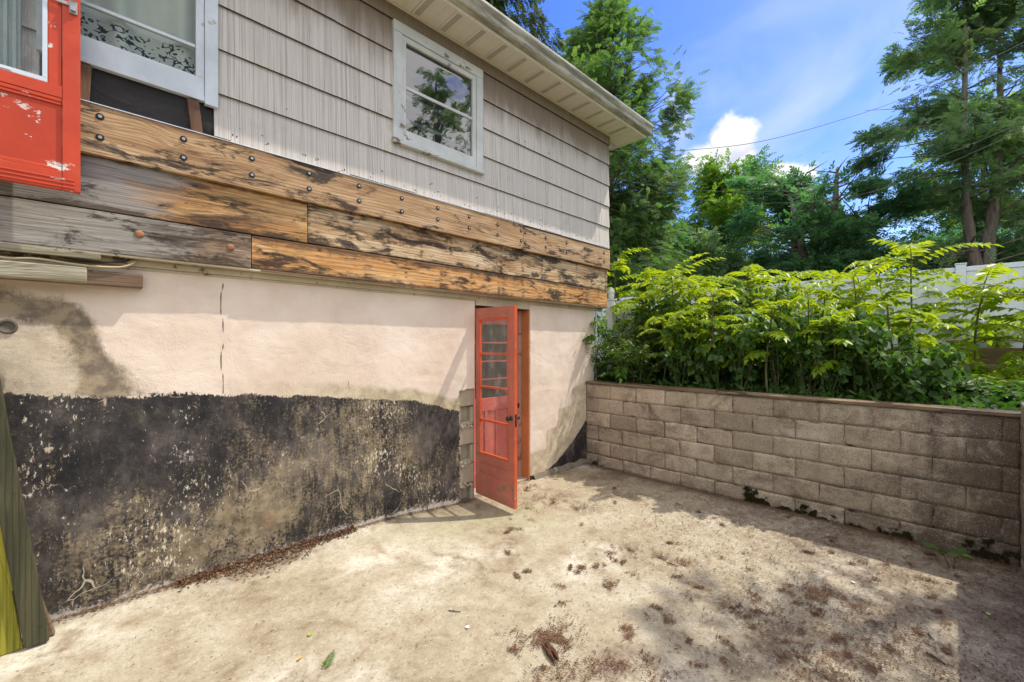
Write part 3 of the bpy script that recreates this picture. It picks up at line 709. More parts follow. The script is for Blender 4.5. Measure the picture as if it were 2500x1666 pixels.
for ci in range(len(courses)-1):
    zb, zt = courses[ci], courses[ci+1]+.02
    x = -2.2+(.31 if ci % 2 else 0)
    if ci == 0: x = -2.0
    while x < HX:
        wd = .61 if ci else rng.choice([.27, .33, .41, .55, .61])
        a, b_ = x+.0008, min(x+wd-.0008, HX+.005); tn = rng.random(); dz = rng.uniform(-.006, .006) if ci == 0 else rng.uniform(-.0015, .0015)
        segs = [(a, b_)]
        for ox0, ox1, oz0, oz1 in openings:
            if zb < oz1 and zt > oz0:
                new = []
                for s0, s1 in segs:
                    if s1 <= ox0 or s0 >= ox1: new.append((s0, s1))
                    else:
                        if s0 < ox0: new.append((s0, ox0))
                        if s1 > ox1: new.append((ox1, s1))
                segs_full = new
                # part of the course below an opening
                if zb < oz0-.01 and ci > 0:
                    for s0, s1 in segs:
                        i0, i1 = max(s0, ox0), min(s1, ox1)
                        if i1 > i0: shingle(i0, i1, zb, oz0+.01, dz, tn, 5)
                segs = segs_full
        for s0, s1 in segs:
            if s1-s0 > .01:
                if ci == 0 and s0 < .53 and s1 > -.09:       # torn off below the left window
                    if s0 < -.09: shingle(s0, -.09, zb, zt, dz, tn, 5)
                    if s1 > .53: shingle(.53, s1, zb, zt, dz, tn, 5)
                    continue
                shingle(s0, s1, zb, zt, dz, tn, 5)
        x += wd
# remove pieces below the left window opening that fall in the torn-off area is handled by the tar paper standing proud of nothing
me = bpy.data.meshes.new('siding'); me.from_pydata(sv, [], sf); me.update()
a_ = me.attributes.new('tone', 'FLOAT', 'POINT'); a_.data.foreach_set('value', tone)
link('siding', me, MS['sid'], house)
# sheathing behind, with window holes
b = MB(); y0, y1 = 3.674, 3.72
b.box(-5, -.235, y0, y1, Z1b, 5.0); b.box(.60, 2.01, y0, y1, Z1b, 5.0); b.box(3.06, HX-.005, y0, y1, Z1b, 5.0)
b.box(2.01, 3.06, y0, y1, Z1b, 3.66); b.box(2.01, 3.06, y0, y1, 4.78, 5.0); b.box(-.235, .60, y0, y1, Z1b, 3.42); b.box(-.235, .60, y0, y1, 4.9, 5.0)
b.build('sheathing', MS['tar'], house)
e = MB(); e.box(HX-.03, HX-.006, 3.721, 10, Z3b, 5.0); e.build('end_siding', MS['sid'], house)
# tar paper and cripple studs under the left window
tx, tz, tf = grid(-.12, .55, 3.20, 3.45, .02)
ty = 3.665+.02*(vnoise(np.stack([tx*3, tz*3, tx*0], -1), 1.3, 2, 3)-.5)+.0
link('tar_paper', np_mesh('tar_paper', np.stack([tx, ty, tz], -1), tf, None, True), MS['tar'], house)
st = MB()
Mr = Matrix.Translation((.485, 3.645, 3.32)) @ Matrix.Rotation(R(-6), 4, 'Y'); st.box(-.030, .035, -.018, .015, -.115, .108, Mr)
st.build('cripple_stud', MS['stud'], house, bevel=.003)
st = MB(); Mr = Matrix.Translation((-.045, 3.645, 3.32)) @ Matrix.Rotation(R(3), 4, 'Y'); st.box(-.05, .02, -.018, .015, -.11, .11, Mr)
st.build('cripple_stud', MS['stud'], house, bevel=.003)
nm = None; rn = random.Random(8); nail_n = 0
m_nail = m_plain('rusty_nail', (.05, .035, .025), .8)
siding_o = [o_ for o_ in house.children if o_.name.startswith('siding')][0]
nmb = MB(); nmb.lathe([(1, 0), (.9, .4), (.4, .6)], Matrix.Rotation(R(90), 4, 'X'), 7); nail_me = bpy.data.meshes.new('siding_nail'); nail_me.from_pydata(nmb.v, [], nmb.f); nail_me.materials.append(m_nail)
for ci_, z in enumerate(courses[:4]):
    x = .58
    while x < HX-.05:
        if not (1.95 < x < 3.12 and z > 3.6) and rn.random() < (.85 if ci_ == 0 else .16):
            for dx in ((0, .022) if rn.random() < .4 else (0,)):
                zz = z+rn.uniform(.025, .075); r = rn.uniform(.0035, .0065); y = 3.642+.020*(zz-z)/.32
                
                nail_n += 1
                if nail_n > 99: continue
                no = bpy.data.objects.new('siding_nail', nail_me); COL.objects.link(no); no.location = (x+dx+rn.uniform(-.01, .01), y, zz); no.scale = (r, .004, r*rn.uniform(1, 1.7)); setparent(no, siding_o)
        x += rn.choice([.10, .13, .2, .24])
# --- windows
def frame_boxes(mb, x0, x1, z0, z1, w, y0, y1, wb=None, wt=None):
    wb = w if wb is None else wb; wt = w if wt is None else wt
    mb.box(x0, x0+w, y0, y1, z0+wb, z1-wt); mb.box(x1-w, x1, y0, y1, z0+wb, z1-wt)
    mb.box(x0, x1, y0, y1, z0, z0+wb); mb.box(x0, x1, y0, y1, z1-wt, z1); return mb
def recess(x0, x1, z0, z1, y0, y1, parent):
    r = MB(); r.quad((x0, y1, z0), (x1, y1, z0), (x1, y1, z1), (x0, y1, z1)); r.quad((x0, y0, z0), (x0, y1, z0), (x0, y1, z1), (x0, y0, z1)); r.quad((x1, y0, z0), (x1, y1, z0), (x1, y1, z1), (x1, y0, z1))
    r.quad((x0, y0, z0), (x1, y0, z0), (x1, y1, z0), (x0, y1, z0)); r.quad((x0, y0, z1), (x1, y0, z1), (x1, y1, z1), (x0, y1, z1))
    return r.build('dark_interior', MS['room'], parent)
# window between the shingles
wmb = MB(); X0, X1, ZB, ZT = 1.99, 3.085, 3.640, 4.795
wmb.box(X0, X0+.088, 3.625, 3.668, ZB+.045, ZT-.10); wmb.box(X1-.088, X1, 3.6255, 3.668, ZB+.045, ZT-.10); wmb.box(X0, X1, 3.624, 3.668, ZT-.098, ZT); wmb.box(X0-.012, X1+.012, 3.605, 3.668, ZB, ZB+.043)
win = wmb.build('window', MS['white'], house, bevel=.004)
tag(win, 'flaking white window reflecting trees')
sb = MB(); frame_boxes(sb, X0+.09, X1-.09, ZB+.045, ZT-.10, .048, 3.640, 3.672, .115, .05)
sb.box(X0+.138, X1-.138, 3.652, 3.676, 4.205, 4.235); sb.build('sash', MS['white'], win, bevel=.003)
gl = MB(); gl.quad((X0+.13, 3.662, ZB+.15), (X1-.13, 3.662, ZB+.15), (X1-.13, 3.662, ZT-.145), (X0+.13, 3.662, ZT-.145)); gl.build('glass_pane', MS['glassB'], win)
ib = MB(); ib.box(X0+.1, X1-.1, 3.735, 3.76, 3.935, 3.97); ib.box(X0+.1, X1-.1, 3.735, 3.76, 4.165, 4.20); ib.box(X1-.19, X1-.145, 3.735, 3.76, 3.7, 4.165); ib.build('inner_sash', MS['white'], win, bevel=.003)
recess(2.012, 3.058, 3.662, 4.778, 3.722, 4.04, win)
# window at the left with curtain
wmb = MB(); X0, X1, ZB, ZT = -.245, .621, 3.425, 4.93
wmb.box(X1-.078, X1, 3.626, 3.668, ZB+.0, ZT); wmb.box(X0, X0+.078, 3.626, 3.668, ZB, ZT); wmb.box(X0+.079, X1-.079, 3.628, 3.668, ZB+.015, ZB+.05); wmb.box(X0+.079, X1-.079, 3.626, 3.668, ZT-.08, ZT)
win2 = wmb.build('window', MS['bluewhite'], house, bevel=.004); tag(win2, 'pale blue-white window with a lace curtain')
sb = MB(); frame_boxes(sb, X0+.08, X1-.08, ZB+.052, ZT-.082, .047, 3.642, 3.674, .130, .05)
sb.box(X0+.127, X1-.127, 3.655, 3.68, 3.805, 3.826); sb.box(X0+.127, X1-.127, 3.655, 3.68, 4.25, 4.28); sb.build('sash', MS['bluewhite'], win2, bevel=.003)
gl = MB(); gl.quad((X0+.12, 3.665, ZB+.17), (X1-.12, 3.665, ZB+.17), (X1-.12, 3.665, ZT-.12), (X0+.12, 3.665, ZT-.12)); gl.build('glass_pane', MS['glassC'], win2)
recess(-.233, .598, 3.442, 4.898, 3.722, 4.04, win2)
cx_, cz_, cf = grid(-.22, .585, 3.50, 4.88, .01)
cy_ = 3.735+.028*np.sin(cx_*17+1.3*np.sin(cx_*5)+.6*cz_)+.012*np.sin(cx_*41)
g = G('lace_curtain'); o = g.obj(); X = g.xyz(o)
ed = g.add(X[2], g.mul(g.math('SINE', g.mul(X[0], 14)), .012))
leafp = g.vor(g.mapv(g.vm('ADD', o, g.vm('SCALE', g.noise(o, 14, 2, .5, out=1), None)), (26, 0, 26), rot=(0, R(25), 0)), 1.0, 'F1')
sw = g.math('SINE', g.add(g.mul(g.vor(g.mapv(o, (22, 0, 30), rot=(0, R(20), 0)), 1.0), 10), g.mul(g.noise(o, 16, 2, .5), 14)))
band = g.mul(g.step(ed, 3.80, 3.785), g.step(g.noise(o, 24, 2, .5), .35, .42))
hole = g.mul(g.step(sw, .45, .62), band)
cc = g.mix(hole, g.mix(g.noise(o, 4, 3, .5), (.66, .70, .64), (.86, .88, .82)), (.05, .065, .055))
mcur = g.out(cc, .9, (), trans=.3)
link('curtain', np_mesh('curtain', np.stack([cx_, cy_, cz_], -1), cf, None, True), mcur, win2)
# --- soffit, fascia, gutter, roof
SZ = 4.95; SY = 3.28; SXE = 6.04
so_ = MB(); pw = .305; x = -2.4
while x < HX:
    x1_ = min(x+pw-.004, HX+.0); so_.box(x, x1_, SY, 3.66, SZ, SZ+.012)
    so_.box(x+pw*.33, x+pw*.33+.006, SY+.003, 3.655, SZ-.003, SZ+.0); so_.box(x+pw*.66, x+pw*.66+.006, SY+.003, 3.655, SZ-.003, SZ+.0)
    x += pw
so_.prism([(HX+.002, SY), (SXE, SY), (HX+.002, 3.658)], 'z', SZ+.0005, SZ+.012)
so_.prism([(SXE, SY+.006), (SXE, 9.5), (HX+.003, 9.5), (HX+.003, 3.664)], 'z', SZ, SZ+.0115)
soff = so_.build('soffit', MS['soffit'], house)
vent = MB(); x = -2.4; k = 0
while x < HX-.1:
    xa = x+pw*.08; xb = x+pw*.27
    if True:
        yy = SY+.045
        while yy < 3.62:
            for j in range(3):
                xx = xa+(xb-xa)*(j+.1)/3
                vent.quad((xx, yy, SZ-.001), (xx, yy+.006, SZ-.001), (xx+.015, yy+.006, SZ-.001), (xx+.015, yy, SZ-.001))
            yy += .0135
    x += pw
yy = 3.75
while yy < 6:
    for j in range(18):
        for q in range(3):
            xx = HX+.045+j*.018; vent.quad((xx, yy+q*.022, SZ-.001), (xx, yy+q*.022+.015, SZ-.001), (xx+.006, yy+q*.022+.015, SZ-.001), (xx+.006, yy+q*.022, SZ-.001))
    yy += .305
vent.build('vent_slots', MS['hole'], soff)
tr = MB(); tr.box(-2.4, HX+.002, 3.632, 3.66, SZ-.022, SZ-.0035); tr.box(-2.4, SXE, SY-.012, SY-.001, SZ-.02, SZ+.17); tr.box(SXE+.001, SXE+.013, SY-.012, 9.5, SZ-.02, SZ+.17)
tr.box(-2.4, SXE, SY-.001, SY+.02, SZ-.016, SZ-.0005)
tr.prism([(HX+.0, 3.656), (HX+.012, 3.668), (SXE-.0, SY+.012), (SXE-.012, SY+.0)], 'z', SZ-.006, SZ-.001)
tr.build('fascia', MS['soffit'], house)
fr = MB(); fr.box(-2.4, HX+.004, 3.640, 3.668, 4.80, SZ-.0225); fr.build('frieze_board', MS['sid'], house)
gt = MB(); y = SY-.0125
prof = [(y, SZ+.015), (y-.062, SZ+.015), (y-.075, SZ+.030), (y-.082, SZ+.062), (y-.104, SZ+.098), (y-.112, SZ+.118), (y-.112, SZ+.140), (y-.104, SZ+.150), (y-.098, SZ+.150), (y-.104, SZ+.138), (y-.104, SZ+.120), (y-.096, SZ+.102), (y-.074, SZ+.066), (y-.067, SZ+.034), (y-.058, SZ+.021), (y-.004, SZ+.021), (y-.004, SZ+.14), (y, SZ+.14)]
n = 40
for i in range(n):
    xa = -2.4+(SXE+.06+2.4)*i/n; xb = -2.4+(SXE+.06+2.4)*(i+1)/n
    gt.prism(prof, 'x', xa, xb-.0001)
gt.prism([(a, b) for a, b in prof[:8]]+[(y, SZ+.15)], 'x', SXE+.06, SXE+.064)
gt.build('gutter', MS['gutter'], house)
rf = MB(); ex, ey = SXE+.02, SY-.05; pk = 2.2
rf.v += [(-7, ey, SZ+.165), (ex, ey, SZ+.165), (ex, 10, SZ+.165), (-7, 10, SZ+.165), (-3.6, 6.6, SZ+.16+1.25), (ex-3.4, 6.6, SZ+.16+1.25)]
rf.f += [(0, 1, 5, 4), (1, 2, 5), (2, 3, 4, 5), (3, 0, 4)]
rf.build('roof', MS['roof'], house)
ds = MB(); ds.tube([(HX+.03, 3.86, 2.3), (HX+.03, 3.86, 4.70), (HX+.05, 3.82, 4.80), (HX+.22, 3.75, 4.90)], .03, 10); ds.build('downspout', MS['soffit'], house, True)
# --- red storm door standing open against the wall (upper left)
SD = MB(); YD = 3.50; dx0, dx1, dz0, dz1 = -.87, -.066, 2.618, 4.70
SD.box(dx1-.072, dx1, YD, YD+.035, dz0, dz1); SD.box(dx0, dx0+.072, YD, YD+.035, dz0, dz1)
SD.box(dx0+.073, dx1-.073, YD+.001, YD+.035, dz0, dz0+.105); SD.box(dx0+.073, dx1-.073, YD+.001, YD+.035, 3.135, 3.20); SD.box(dx0+.073, dx1-.073, YD+.001, YD+.035, dz1-.1, dz1)
for q in range(3): SD.box(dx0+.02, dx1-.02-q*.002, YD-.004, YD+.002, dz0+.012+q*.022, dz0+.022+q*.022)
SD.box(dx1-.128, dx1-.074, YD+.010, YD+.034, 3.201, dz1-.101); SD.box(dx0+.074, dx0+.128, YD+.010, YD+.034, 3.201, dz1-.101)
sdo = SD.build('storm_door', MS['red'], house, bevel=.003); tag(sdo, 'peeling red storm door swung back over the rim boards')
pn = MB(); pn.box(dx0+.074, dx1-.074, YD+.014, YD+.028, dz0+.104, 3.136); pn.build('door_panel', MS['redflat'], sdo)
for za, zb, ya in ((dz0+.104, dz0+.126, .003), (3.112, 3.134, .003), (3.094, 3.1115, .006)):
    pm = MB(); pm.box(dx0+.074, dx1-.074, YD+ya, YD+.015, za, zb); pm.build('panel_moulding', MS['red'], sdo, bevel=.004)
af = MB(); frame_boxes(af, dx0+.129, dx1-.129, 3.202, dz1-.102, .020, YD+.006, YD+.030, .026, .02); af.box(dx1-.30, dx1-.26, YD+.001, YD+.008, 3.207, 3.219); af.build('glass_frame', MS['alu'], sdo, bevel=.002)
gl = MB(); gl.quad((dx0+.148, YD+.018, 3.225), (dx1-.148, YD+.018, 3.225), (dx1-.148, YD+.018, dz1-.12), (dx0+.148, YD+.018, dz1-.12)); gl.build('glass_pane', MS['glassA'], sdo)
lt = MB(); lt.box(dx1-.045, dx1-.012, YD-.012, YD-.001, 3.63, 3.70); lt.box(dx1-.13, dx1-.044, YD-.010, YD-.002, 3.668, 3.686); lt.box(dx1-.040, dx1-.018, YD-.026, YD-.012, 3.64, 3.665); lt.tube([(dx1-.028, YD-.02, 3.69), (dx1-.028, YD-.03, 3.705), (dx1-.028, YD-.01, 3.72)], .006, 8)
lt.build('door_latch', MS['steel'], sdo, bevel=.002)
# frame post that carries the storm door, mostly hidden behind it; grey trim seen through its glass
dp = MB()
for q in range(5): dp.box(-.46+q*.032, -.442+q*.032, 3.585, 3.646, 3.24, 4.8)
dp.box(-.47, -.30, 3.60, 3.648, 3.23, 4.8); dp.build('ribbed_duct', m_plain('grey_duct', (.34, .40, .39), .5, .2), house, bevel=.004)
# --- coral glazed door open at 90 degrees
HP = Vector((DX0+.012, 3.775, 0)); FP = Vector((3.062, 3.108, 0)); ax = (FP-HP).normalized(); DW = (FP-HP).length
DZ0, DZ1 = .058, 2.152; TK = .038
Md = Matrix.Translation(HP) @ Matrix(((ax.x, ax.y, 0, 0), (ax.y, -ax.x, 0, 0), (0, 0, 1, 0), (0, 0, 0, 1)))   # local x along the door, local y -> +X side (ax.y<0 : second column = (ax.y,-ax.x))
def dbox(mb, a0, a1, b0, b1, z0, z1): mb.box(a0, a1, b0, b1, z0, z1, Md); return mb
cd = MB(); T2 = TK
dbox(cd, 0, .055, -T2, 0, DZ0, DZ1); dbox(cd, DW-.095, DW-.003, -T2, 0, DZ0, DZ1)
dbox(cd, .056, DW-.096, -T2+.001, -.001, DZ1-.12, DZ1); dbox(cd, .056, DW-.096, -T2+.001, -.001, .44, .525)
dbox(cd, .056, DW-.096, -T2+.001, -.001, DZ0, .30)
dbox(cd, .056, DW-.096, -T2+.008, -.008, .295, .445); dbox(cd, .075, DW-.115, -T2+.004, -.004, .325, .415)
cdo = cd.build('glazed_door', MS['coral'], house, bevel=.003); tag(cdo, 'coral red glazed basement door standing open')
ce = MB(); dbox(ce, DW-.0028, DW, -T2-.0005, .0005, DZ0, DZ1); ce.build('door_edge', MS['coraledge'], cdo)
cf_ = MB(); zs = [.525, .905, 1.275, 1.645, DZ1-.12]
dbox(cf_, .056, .072, -T2+.004, -.004, .526, DZ1-.121); dbox(cf_, DW-.112, DW-.097, -T2+.004, -.004, .526, DZ1-.121)
for z in zs[1:4]: dbox(cf_, .073, DW-.113, -T2+.006, -.006, z-.011, z+.011)
dbox(cf_, .073, DW-.113, -T2+.004, -.004, .526, .542); dbox(cf_, .073, DW-.113, -T2+.004, -.004, DZ1-.14, DZ1-.121)
cf_.build('glazing_bars', MS['coraledge'], cdo, bevel=.002)
for k in range(4):
    gl = MB(); za, zb = zs[k]+.012, zs[k+1]-.012
    pts = [Md @ Vector(p) for p in ((.072, -T2/2, za), (DW-.112, -T2/2, za), (DW-.112, -T2/2, zb), (.072, -T2/2, zb))]
    gl.quad(*pts); gl.build('glass_pane', MS['glassD'], cdo)
for sgn in (1, -1):
    kb = MB()
    Mk = Md @ Matrix.Translation((DW-.048, 0 if sgn > 0 else -T2, .985)) @ Matrix.Rotation(R(-90*sgn), 4, 'X')
    kb.lathe([(.024, 0), (.024, .004), (.010, .006), (.009, .028), (.020, .034), (.026, .046), (.024, .058), (.012, .064)], Mk, 18)
    kb.build('door_knob', MS['darkmetal'], cdo, True)
lk = MB(); dbox(lk, DW, DW+.002, -.030, -.008, .90, 1.03); lk.build('lock_plate', MS['darkmetal'], cdo)
# --- doorway: jambs, lintel, inner door
jb = MB(); jb.box(DX1-.022, DX1+.001, 3.772, 3.905, -.02, WT-.08); jb.build('door_jamb', MS['orange'], house, bevel=.002)
jb = MB(); jb.box(DX1-.075, DX1-.023, 3.90, 3.97, -.02, WT-.08); jb.box(DX1-.095, DX1-.076, 3.915, 3.96, -.02, WT-.08); jb.box(DX0, DX0+.05, 3.90, 3.97, -.02, WT-.08); jb.box(DX0+.051, DX1-.096, 3.90, 3.97, 2.11, WT-.08)
jb.build('inner_jamb', MS['jambwood'], house, bevel=.003)
jb = MB(); jb.box(DX0-.001, DX0+.004, 3.79, 3.90, -.02, WT-.02); jb.build('reveal', MS['bareblock'], house)
hb = MB(); hb.box(DX1-.10, DX1-.072, 3.893, 3.899, .93, .99); hb.box(DX1-.094, DX1-.08, 3.885, 3.893, .95, .97); hb.build('strike_plate', MS['darkmetal'], house)
idr = MB(); iy0, iy1 = 3.965, 4.0; a0, a1 = DX0+.05, DX1-.096
idr.box(a0, a0+.11, iy0, iy1, .03, 2.11); idr.box(a1-.11, a1, iy0, iy1, .03, 2.11)
idr.box(a0+.111, a1-.111, iy0+.001, iy1, .03, .20); idr.box(a0+.111, a1-.111, iy0+.001, iy1, .93, 1.09); idr.box(a0+.111, a1-.111, iy0+.001, iy1, 2.0, 2.11)
mid = (a0+a1)/2; wq = (a1-a0-.222)
for k in (1, 2): idr.box(a0+.111+wq*k/3-.025, a0+.111+wq*k/3+.025, iy0+.002, iy1, .201, .929)
idr.box(a0+.112, a1-.112, iy0+.016, iy1-.004, .2, .93)
ido = idr.build('inner_door', MS['pink'], house, bevel=.004); tag(ido, 'pink panelled inner door behind the open glazed door')
im = MB()
for z in (1.32, 1.54, 1.77): im.box(a0+.111, a1-.111, iy0+.006, iy1-.006, z-.011, z+.011)
im.build('glazing_bars', MS['pink'], ido, bevel=.002)
gl = MB(); gl.quad((a0+.11, 3.982, 1.09), (a1-.11, 3.982, 1.09), (a1-.11, 3.982, 2.0), (a0+.11, 3.982, 2.0)); gl.build('glass_pane', MS['glassD'], ido)
recess(a0-.01, a1+.01, .0, 2.2, 4.001, 5.2, ido)
th = MB(); th.box(DX0, DX1, 3.80, 4.3, -.05, .028); th.build('threshold', MS['bareblock'], house, bevel=.006)
# --- odd pieces under the rim boards at the left
t_ = MB(); t_.box(-1.0, -.04, 3.50, 3.60, 2.105, 2.190); t_.build('beam_stub', MS['mosswood'], house, bevel=.006)
t_ = MB(); t_.box(-.9, .22, 3.70, 3.765, 2.115, 2.205); t_.build('beam_stub', MS['oldwood'], house, bevel=.005)
t_ = MB(); t_.box(-1.6, .02, 3.655, 3.69, 2.265, 2.305); t_.build('mossy_batten', MS['mosswood'], house, bevel=.004)
kn = MB(); kn.lathe([(.042, 0), (.040, .008), (.030, .010), (.028, .002), (.012, .002)], Matrix.Translation((Xon(18, WY), 3.768, CAMZ+.045*2.35)) @ Matrix.Rotation(R(90), 4, 'X'), 20)
kn.build('pipe_stub', m_plain('plastered_pipe_stub', (.13, .11, .08), .8, 0, .4, 20), house, True)
# sloping mortar kerb at the foot of the right wall part
kp = MB()
n = 30
for i in range(n+1):
    x = DX1+.06+(5.2-DX1-.06)*i/n; w_ = .035+.035*mnoise.noise(Vector((x*5, 0, 2))) + .03*(x > 4.4); z = .04+.03*mnoise.noise(Vector((x*7, 3, 2)))
    kp.v += [(x, WY-max(w_, .01), -.02), (x, WY-max(w_, .01)*.8, z*.6), (x, WY+.005, z+.03)]
for i in range(n):
    q = i*3; kp.f += [(q, q+3, q+4, q+1), (q+1, q+4, q+5, q+2)]
kp.build('mortar_fillet', m_plain('dirty_mortar', (.20, .165, .12), .95, 0, .5, 12, .9, .01), house, True)

# ------------------------------------------------------------------ cables under the rim boards
def cable(name, pts, r, m, label, cat):
    mb = MB(); P = [Vector(p) for p in pts]; out = []
    for i in range(len(P)-1):
        p0, p1, p2, p3 = P[max(i-1, 0)], P[i], P[i+1], P[min(i+2, len(P)-1)]
        for k in range(8):
            t = k/8; out.append(.5*((2*p1)+(-p0+p2)*t+(2*p0-5*p1+4*p2-p3)*t*t+(-p0+3*p1-3*p2+p3)*t**3))
    out.append(P[-1]); mb.tube(out, r, 8); return tag(mb.build(name, m, None, True), label, cat)
def on(px, py, Y):
    u = (px-CX)/F_PX; t = Y/(SA-u*CA); p = at(px, py, t); return (p.x, p.y, p.z)
mk_y = m_plain('yellow_cable_sheath', (.45, .37, .20), .5); mk_b = m_plain('black_cable_sheath', (.03, .03, .03), .45)
cable('cable', [on(-160, 590, 3.66), on(0, 628, 3.67), on(90, 632, 3.67), on(200, 648, 3.68), on(290, 653, 3.69), on(325, 643, 3.70), on(330, 632, 3.76)], .0075, mk_y, 'tan cable looping under the rim boards at the far left', 'cable')
cable('cable', [on(-160, 575, 3.68), on(0, 598, 3.69), on(70, 603, 3.70), on(160, 630, 3.70), on(240, 640, 3.70), on(300, 640, 3.71), on(322, 630, 3.76)], .006, mk_b, 'black cable sagging behind the tan one under the rim boards', 'cable')

# ------------------------------------------------------------------ block retaining wall
rw = empty('retaining_wall', (XR, 1.7, 0)); tag(rw, 'stained grey concrete block retaining wall with a timber cap', 'wall')
def block_wall(name, u0, u1, top, rows, place, parent, seed, first_off=0.):
    """blocks on a plane: place(u, depth, z) -> point"""
    rr = random.Random(seed); V = []; Fc = []; A = {'tone': [], 'dark': [], 'pink': [], 'moss': []}
    for r in range(rows):
        z1 = top-r*.2035; z0 = z1-.2035; u = u1+first_off-(.203 if r % 2 else 0)
        u = u1 - (0 if r % 2 == 0 else -.203)
        while u > u0:
            ua, ub = max(u-.4063, u0), min(u, u1)
            if ub-ua > .03:
                tn = min(1, max(0, rr.gauss(.5, .24))); off = rr.uniform(-.0025, .0025); j = .0012+rr.random()*.0016; bz = .006
                a, b, c, d_ = ua+j, ub-j, z0+j, z1-j
                nx, nz = 14, 7; n = len(V)
                for iz in range(nz+1):
                    for ix in range(nx+1):
                        uu = a+(b-a)*ix/nx; zz_ = c+(d_-c)*iz/nz
                        edge = min(uu-a, b-uu, zz_-c, d_-zz_); dep = off+(.004 if edge < .001 else 0)+.0035*mnoise.noise(Vector((uu*7, zz_*7, seed)))
                        V.append(place(uu, dep, zz_))
                        A['tone'].append(tn)
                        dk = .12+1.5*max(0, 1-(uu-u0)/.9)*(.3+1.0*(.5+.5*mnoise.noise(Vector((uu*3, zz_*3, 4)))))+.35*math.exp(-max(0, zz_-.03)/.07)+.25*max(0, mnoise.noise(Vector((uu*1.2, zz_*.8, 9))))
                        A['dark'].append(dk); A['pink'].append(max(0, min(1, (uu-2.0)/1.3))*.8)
                        A['moss'].append(max(0, .9-zz_*1.3)*.6*(uu < 2.6)+.3*max(0, mnoise.noise(Vector((uu*1.7, zz_*1.9, 2)))))
                for iz in range(nz):
                    for ix in range(nx):
                        q = n+iz*(nx+1)+ix; Fc.append((q, q+1, q+nx+2, q+nx+1))
                # rim to the mortar plane
                ring = [n+i for i in range(nx+1)]+[n+(i+1)*(nx+1)-1 for i in range(1, nz+1)]+[n+nz*(nx+1)+i for i in range(nx-1, -1, -1)]+[n+i*(nx+1) for i in range(nz-1, 0, -1)]
                m0 = len(V)
                for ri in ring:
                    # repeat the ring, pushed back
                    V.append(tuple(Vector(V[ri])+push)); [A[k].append(A[k][ri]) for k in A]
                L = len(ring)
                for i in range(L): Fc.append((ring[i], m0+i, m0+(i+1) % L, ring[(i+1) % L]))
            u -= .4063
    return np_mesh(name, np.array(V), np.array(Fc), A, True)
push = Vector((.012, 0, 0))
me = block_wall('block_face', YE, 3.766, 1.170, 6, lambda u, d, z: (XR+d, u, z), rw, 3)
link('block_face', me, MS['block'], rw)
mo = MB(); mo.box(XR+.0052, XR+.19, YE-.2, 3.765, -.1, 1.169); mo.build('mortar_core', MS['mortar'], rw)
board_ = MB()
n = 24
for i in range(n):
    ya = YE-.16+(3.765-YE+.16)*i/n; yb = YE-.16+(3.765-YE+.16)*(i+1)/n
    board_.v += []
segs = [(YE-.02, 1.9, 0, 0), (1.903, 3.765, .004, .003)]
for ya, yb, dx, dz in segs: board_.box(XR-.022+dx, XR+.20, ya, yb, 1.1715, 1.203+dz)
board_.build('wall_cap', MS['cap'], rw, bevel=.006)
# thick moss cushions at the foot
def moss_pad(name, centres, parent):
    V = []; Fq = []
    rs = np.random.RandomState(3)
    pts = []
    for y, z, ry, rz, n in centres:
        for _ in range(n):
            a = rs.rand()*6.28; r = rs.rand()**.5; yy, zz = y+1.3*ry*r*math.cos(a), max(0, z+1.3*rz*r*math.sin(a))
            if mnoise.noise(Vector((yy*13, zz*17, 1)))+.5*mnoise.noise(Vector((yy*40, zz*50, 5)))+.25 > r*.55: pts.append((yy, zz))
    V = []; Fq = []
    for (y, z) in pts:
        for _ in range(3):
            L = rs.uniform(.008, .02); dy, dz = rs.uniform(-1, 1), rs.uniform(-.6, 1); q = len(V); x = XR-.001-rs.rand()*.006
            V += [(x, y-.004, z), (x, y+.004, z), (x-L, y+dy*L, z+dz*L)]; Fq.append((q, q+1, q+2))
    me = np_mesh(name, np.array(V), np.array(Fq), {'v': rs.rand(len(V))}); return link(name, me, m_leaf('moss', (.035, .036, .014), (.085, .085, .028), (.15, .14, .045), .3, .9), parent)
def wy(px, py):                    # point on the block wall face
    u = (px-CX)/F_PX; t = XR/(CA+u*SA); p = at(px, py, t); return p.y, p.z
cs = []
for px, py, ry, rz, n in ((1840, 1215, .11, .09, 3500), (1850, 1250, .16, .04, 900), (1910, 1262, .18, .045, 2000), (1960, 1262, .10, .08, 2600), (2000, 1290, .16, .06, 2400), (2080, 1310, .2, .03, 700), (2180, 1325, .24, .06, 2200), (2120, 1300, .1, .05, 500), (2450, 1365, .2, .11, 3500), (1462, 1135, .09, .05, 500)):
    y, z = wy(px, py); cs.append((y, max(z, .0), ry, rz, n))
moss_pad('moss', cs, rw)
# --- return wall at the right edge
w2 = empty('return_wall', (4.0, YE-.1, 0)); tag(w2, 'concrete block wall end just entering the photo at the right edge', 'wall')
push = Vector((0, -.012, 0))
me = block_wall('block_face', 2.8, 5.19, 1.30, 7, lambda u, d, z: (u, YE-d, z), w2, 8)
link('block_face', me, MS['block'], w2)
mo = MB(); mo.box(2.801, 5.19, YE-.2, YE-.0062, -.1, 1.299); mo.build('mortar_core', MS['mortar'], w2)

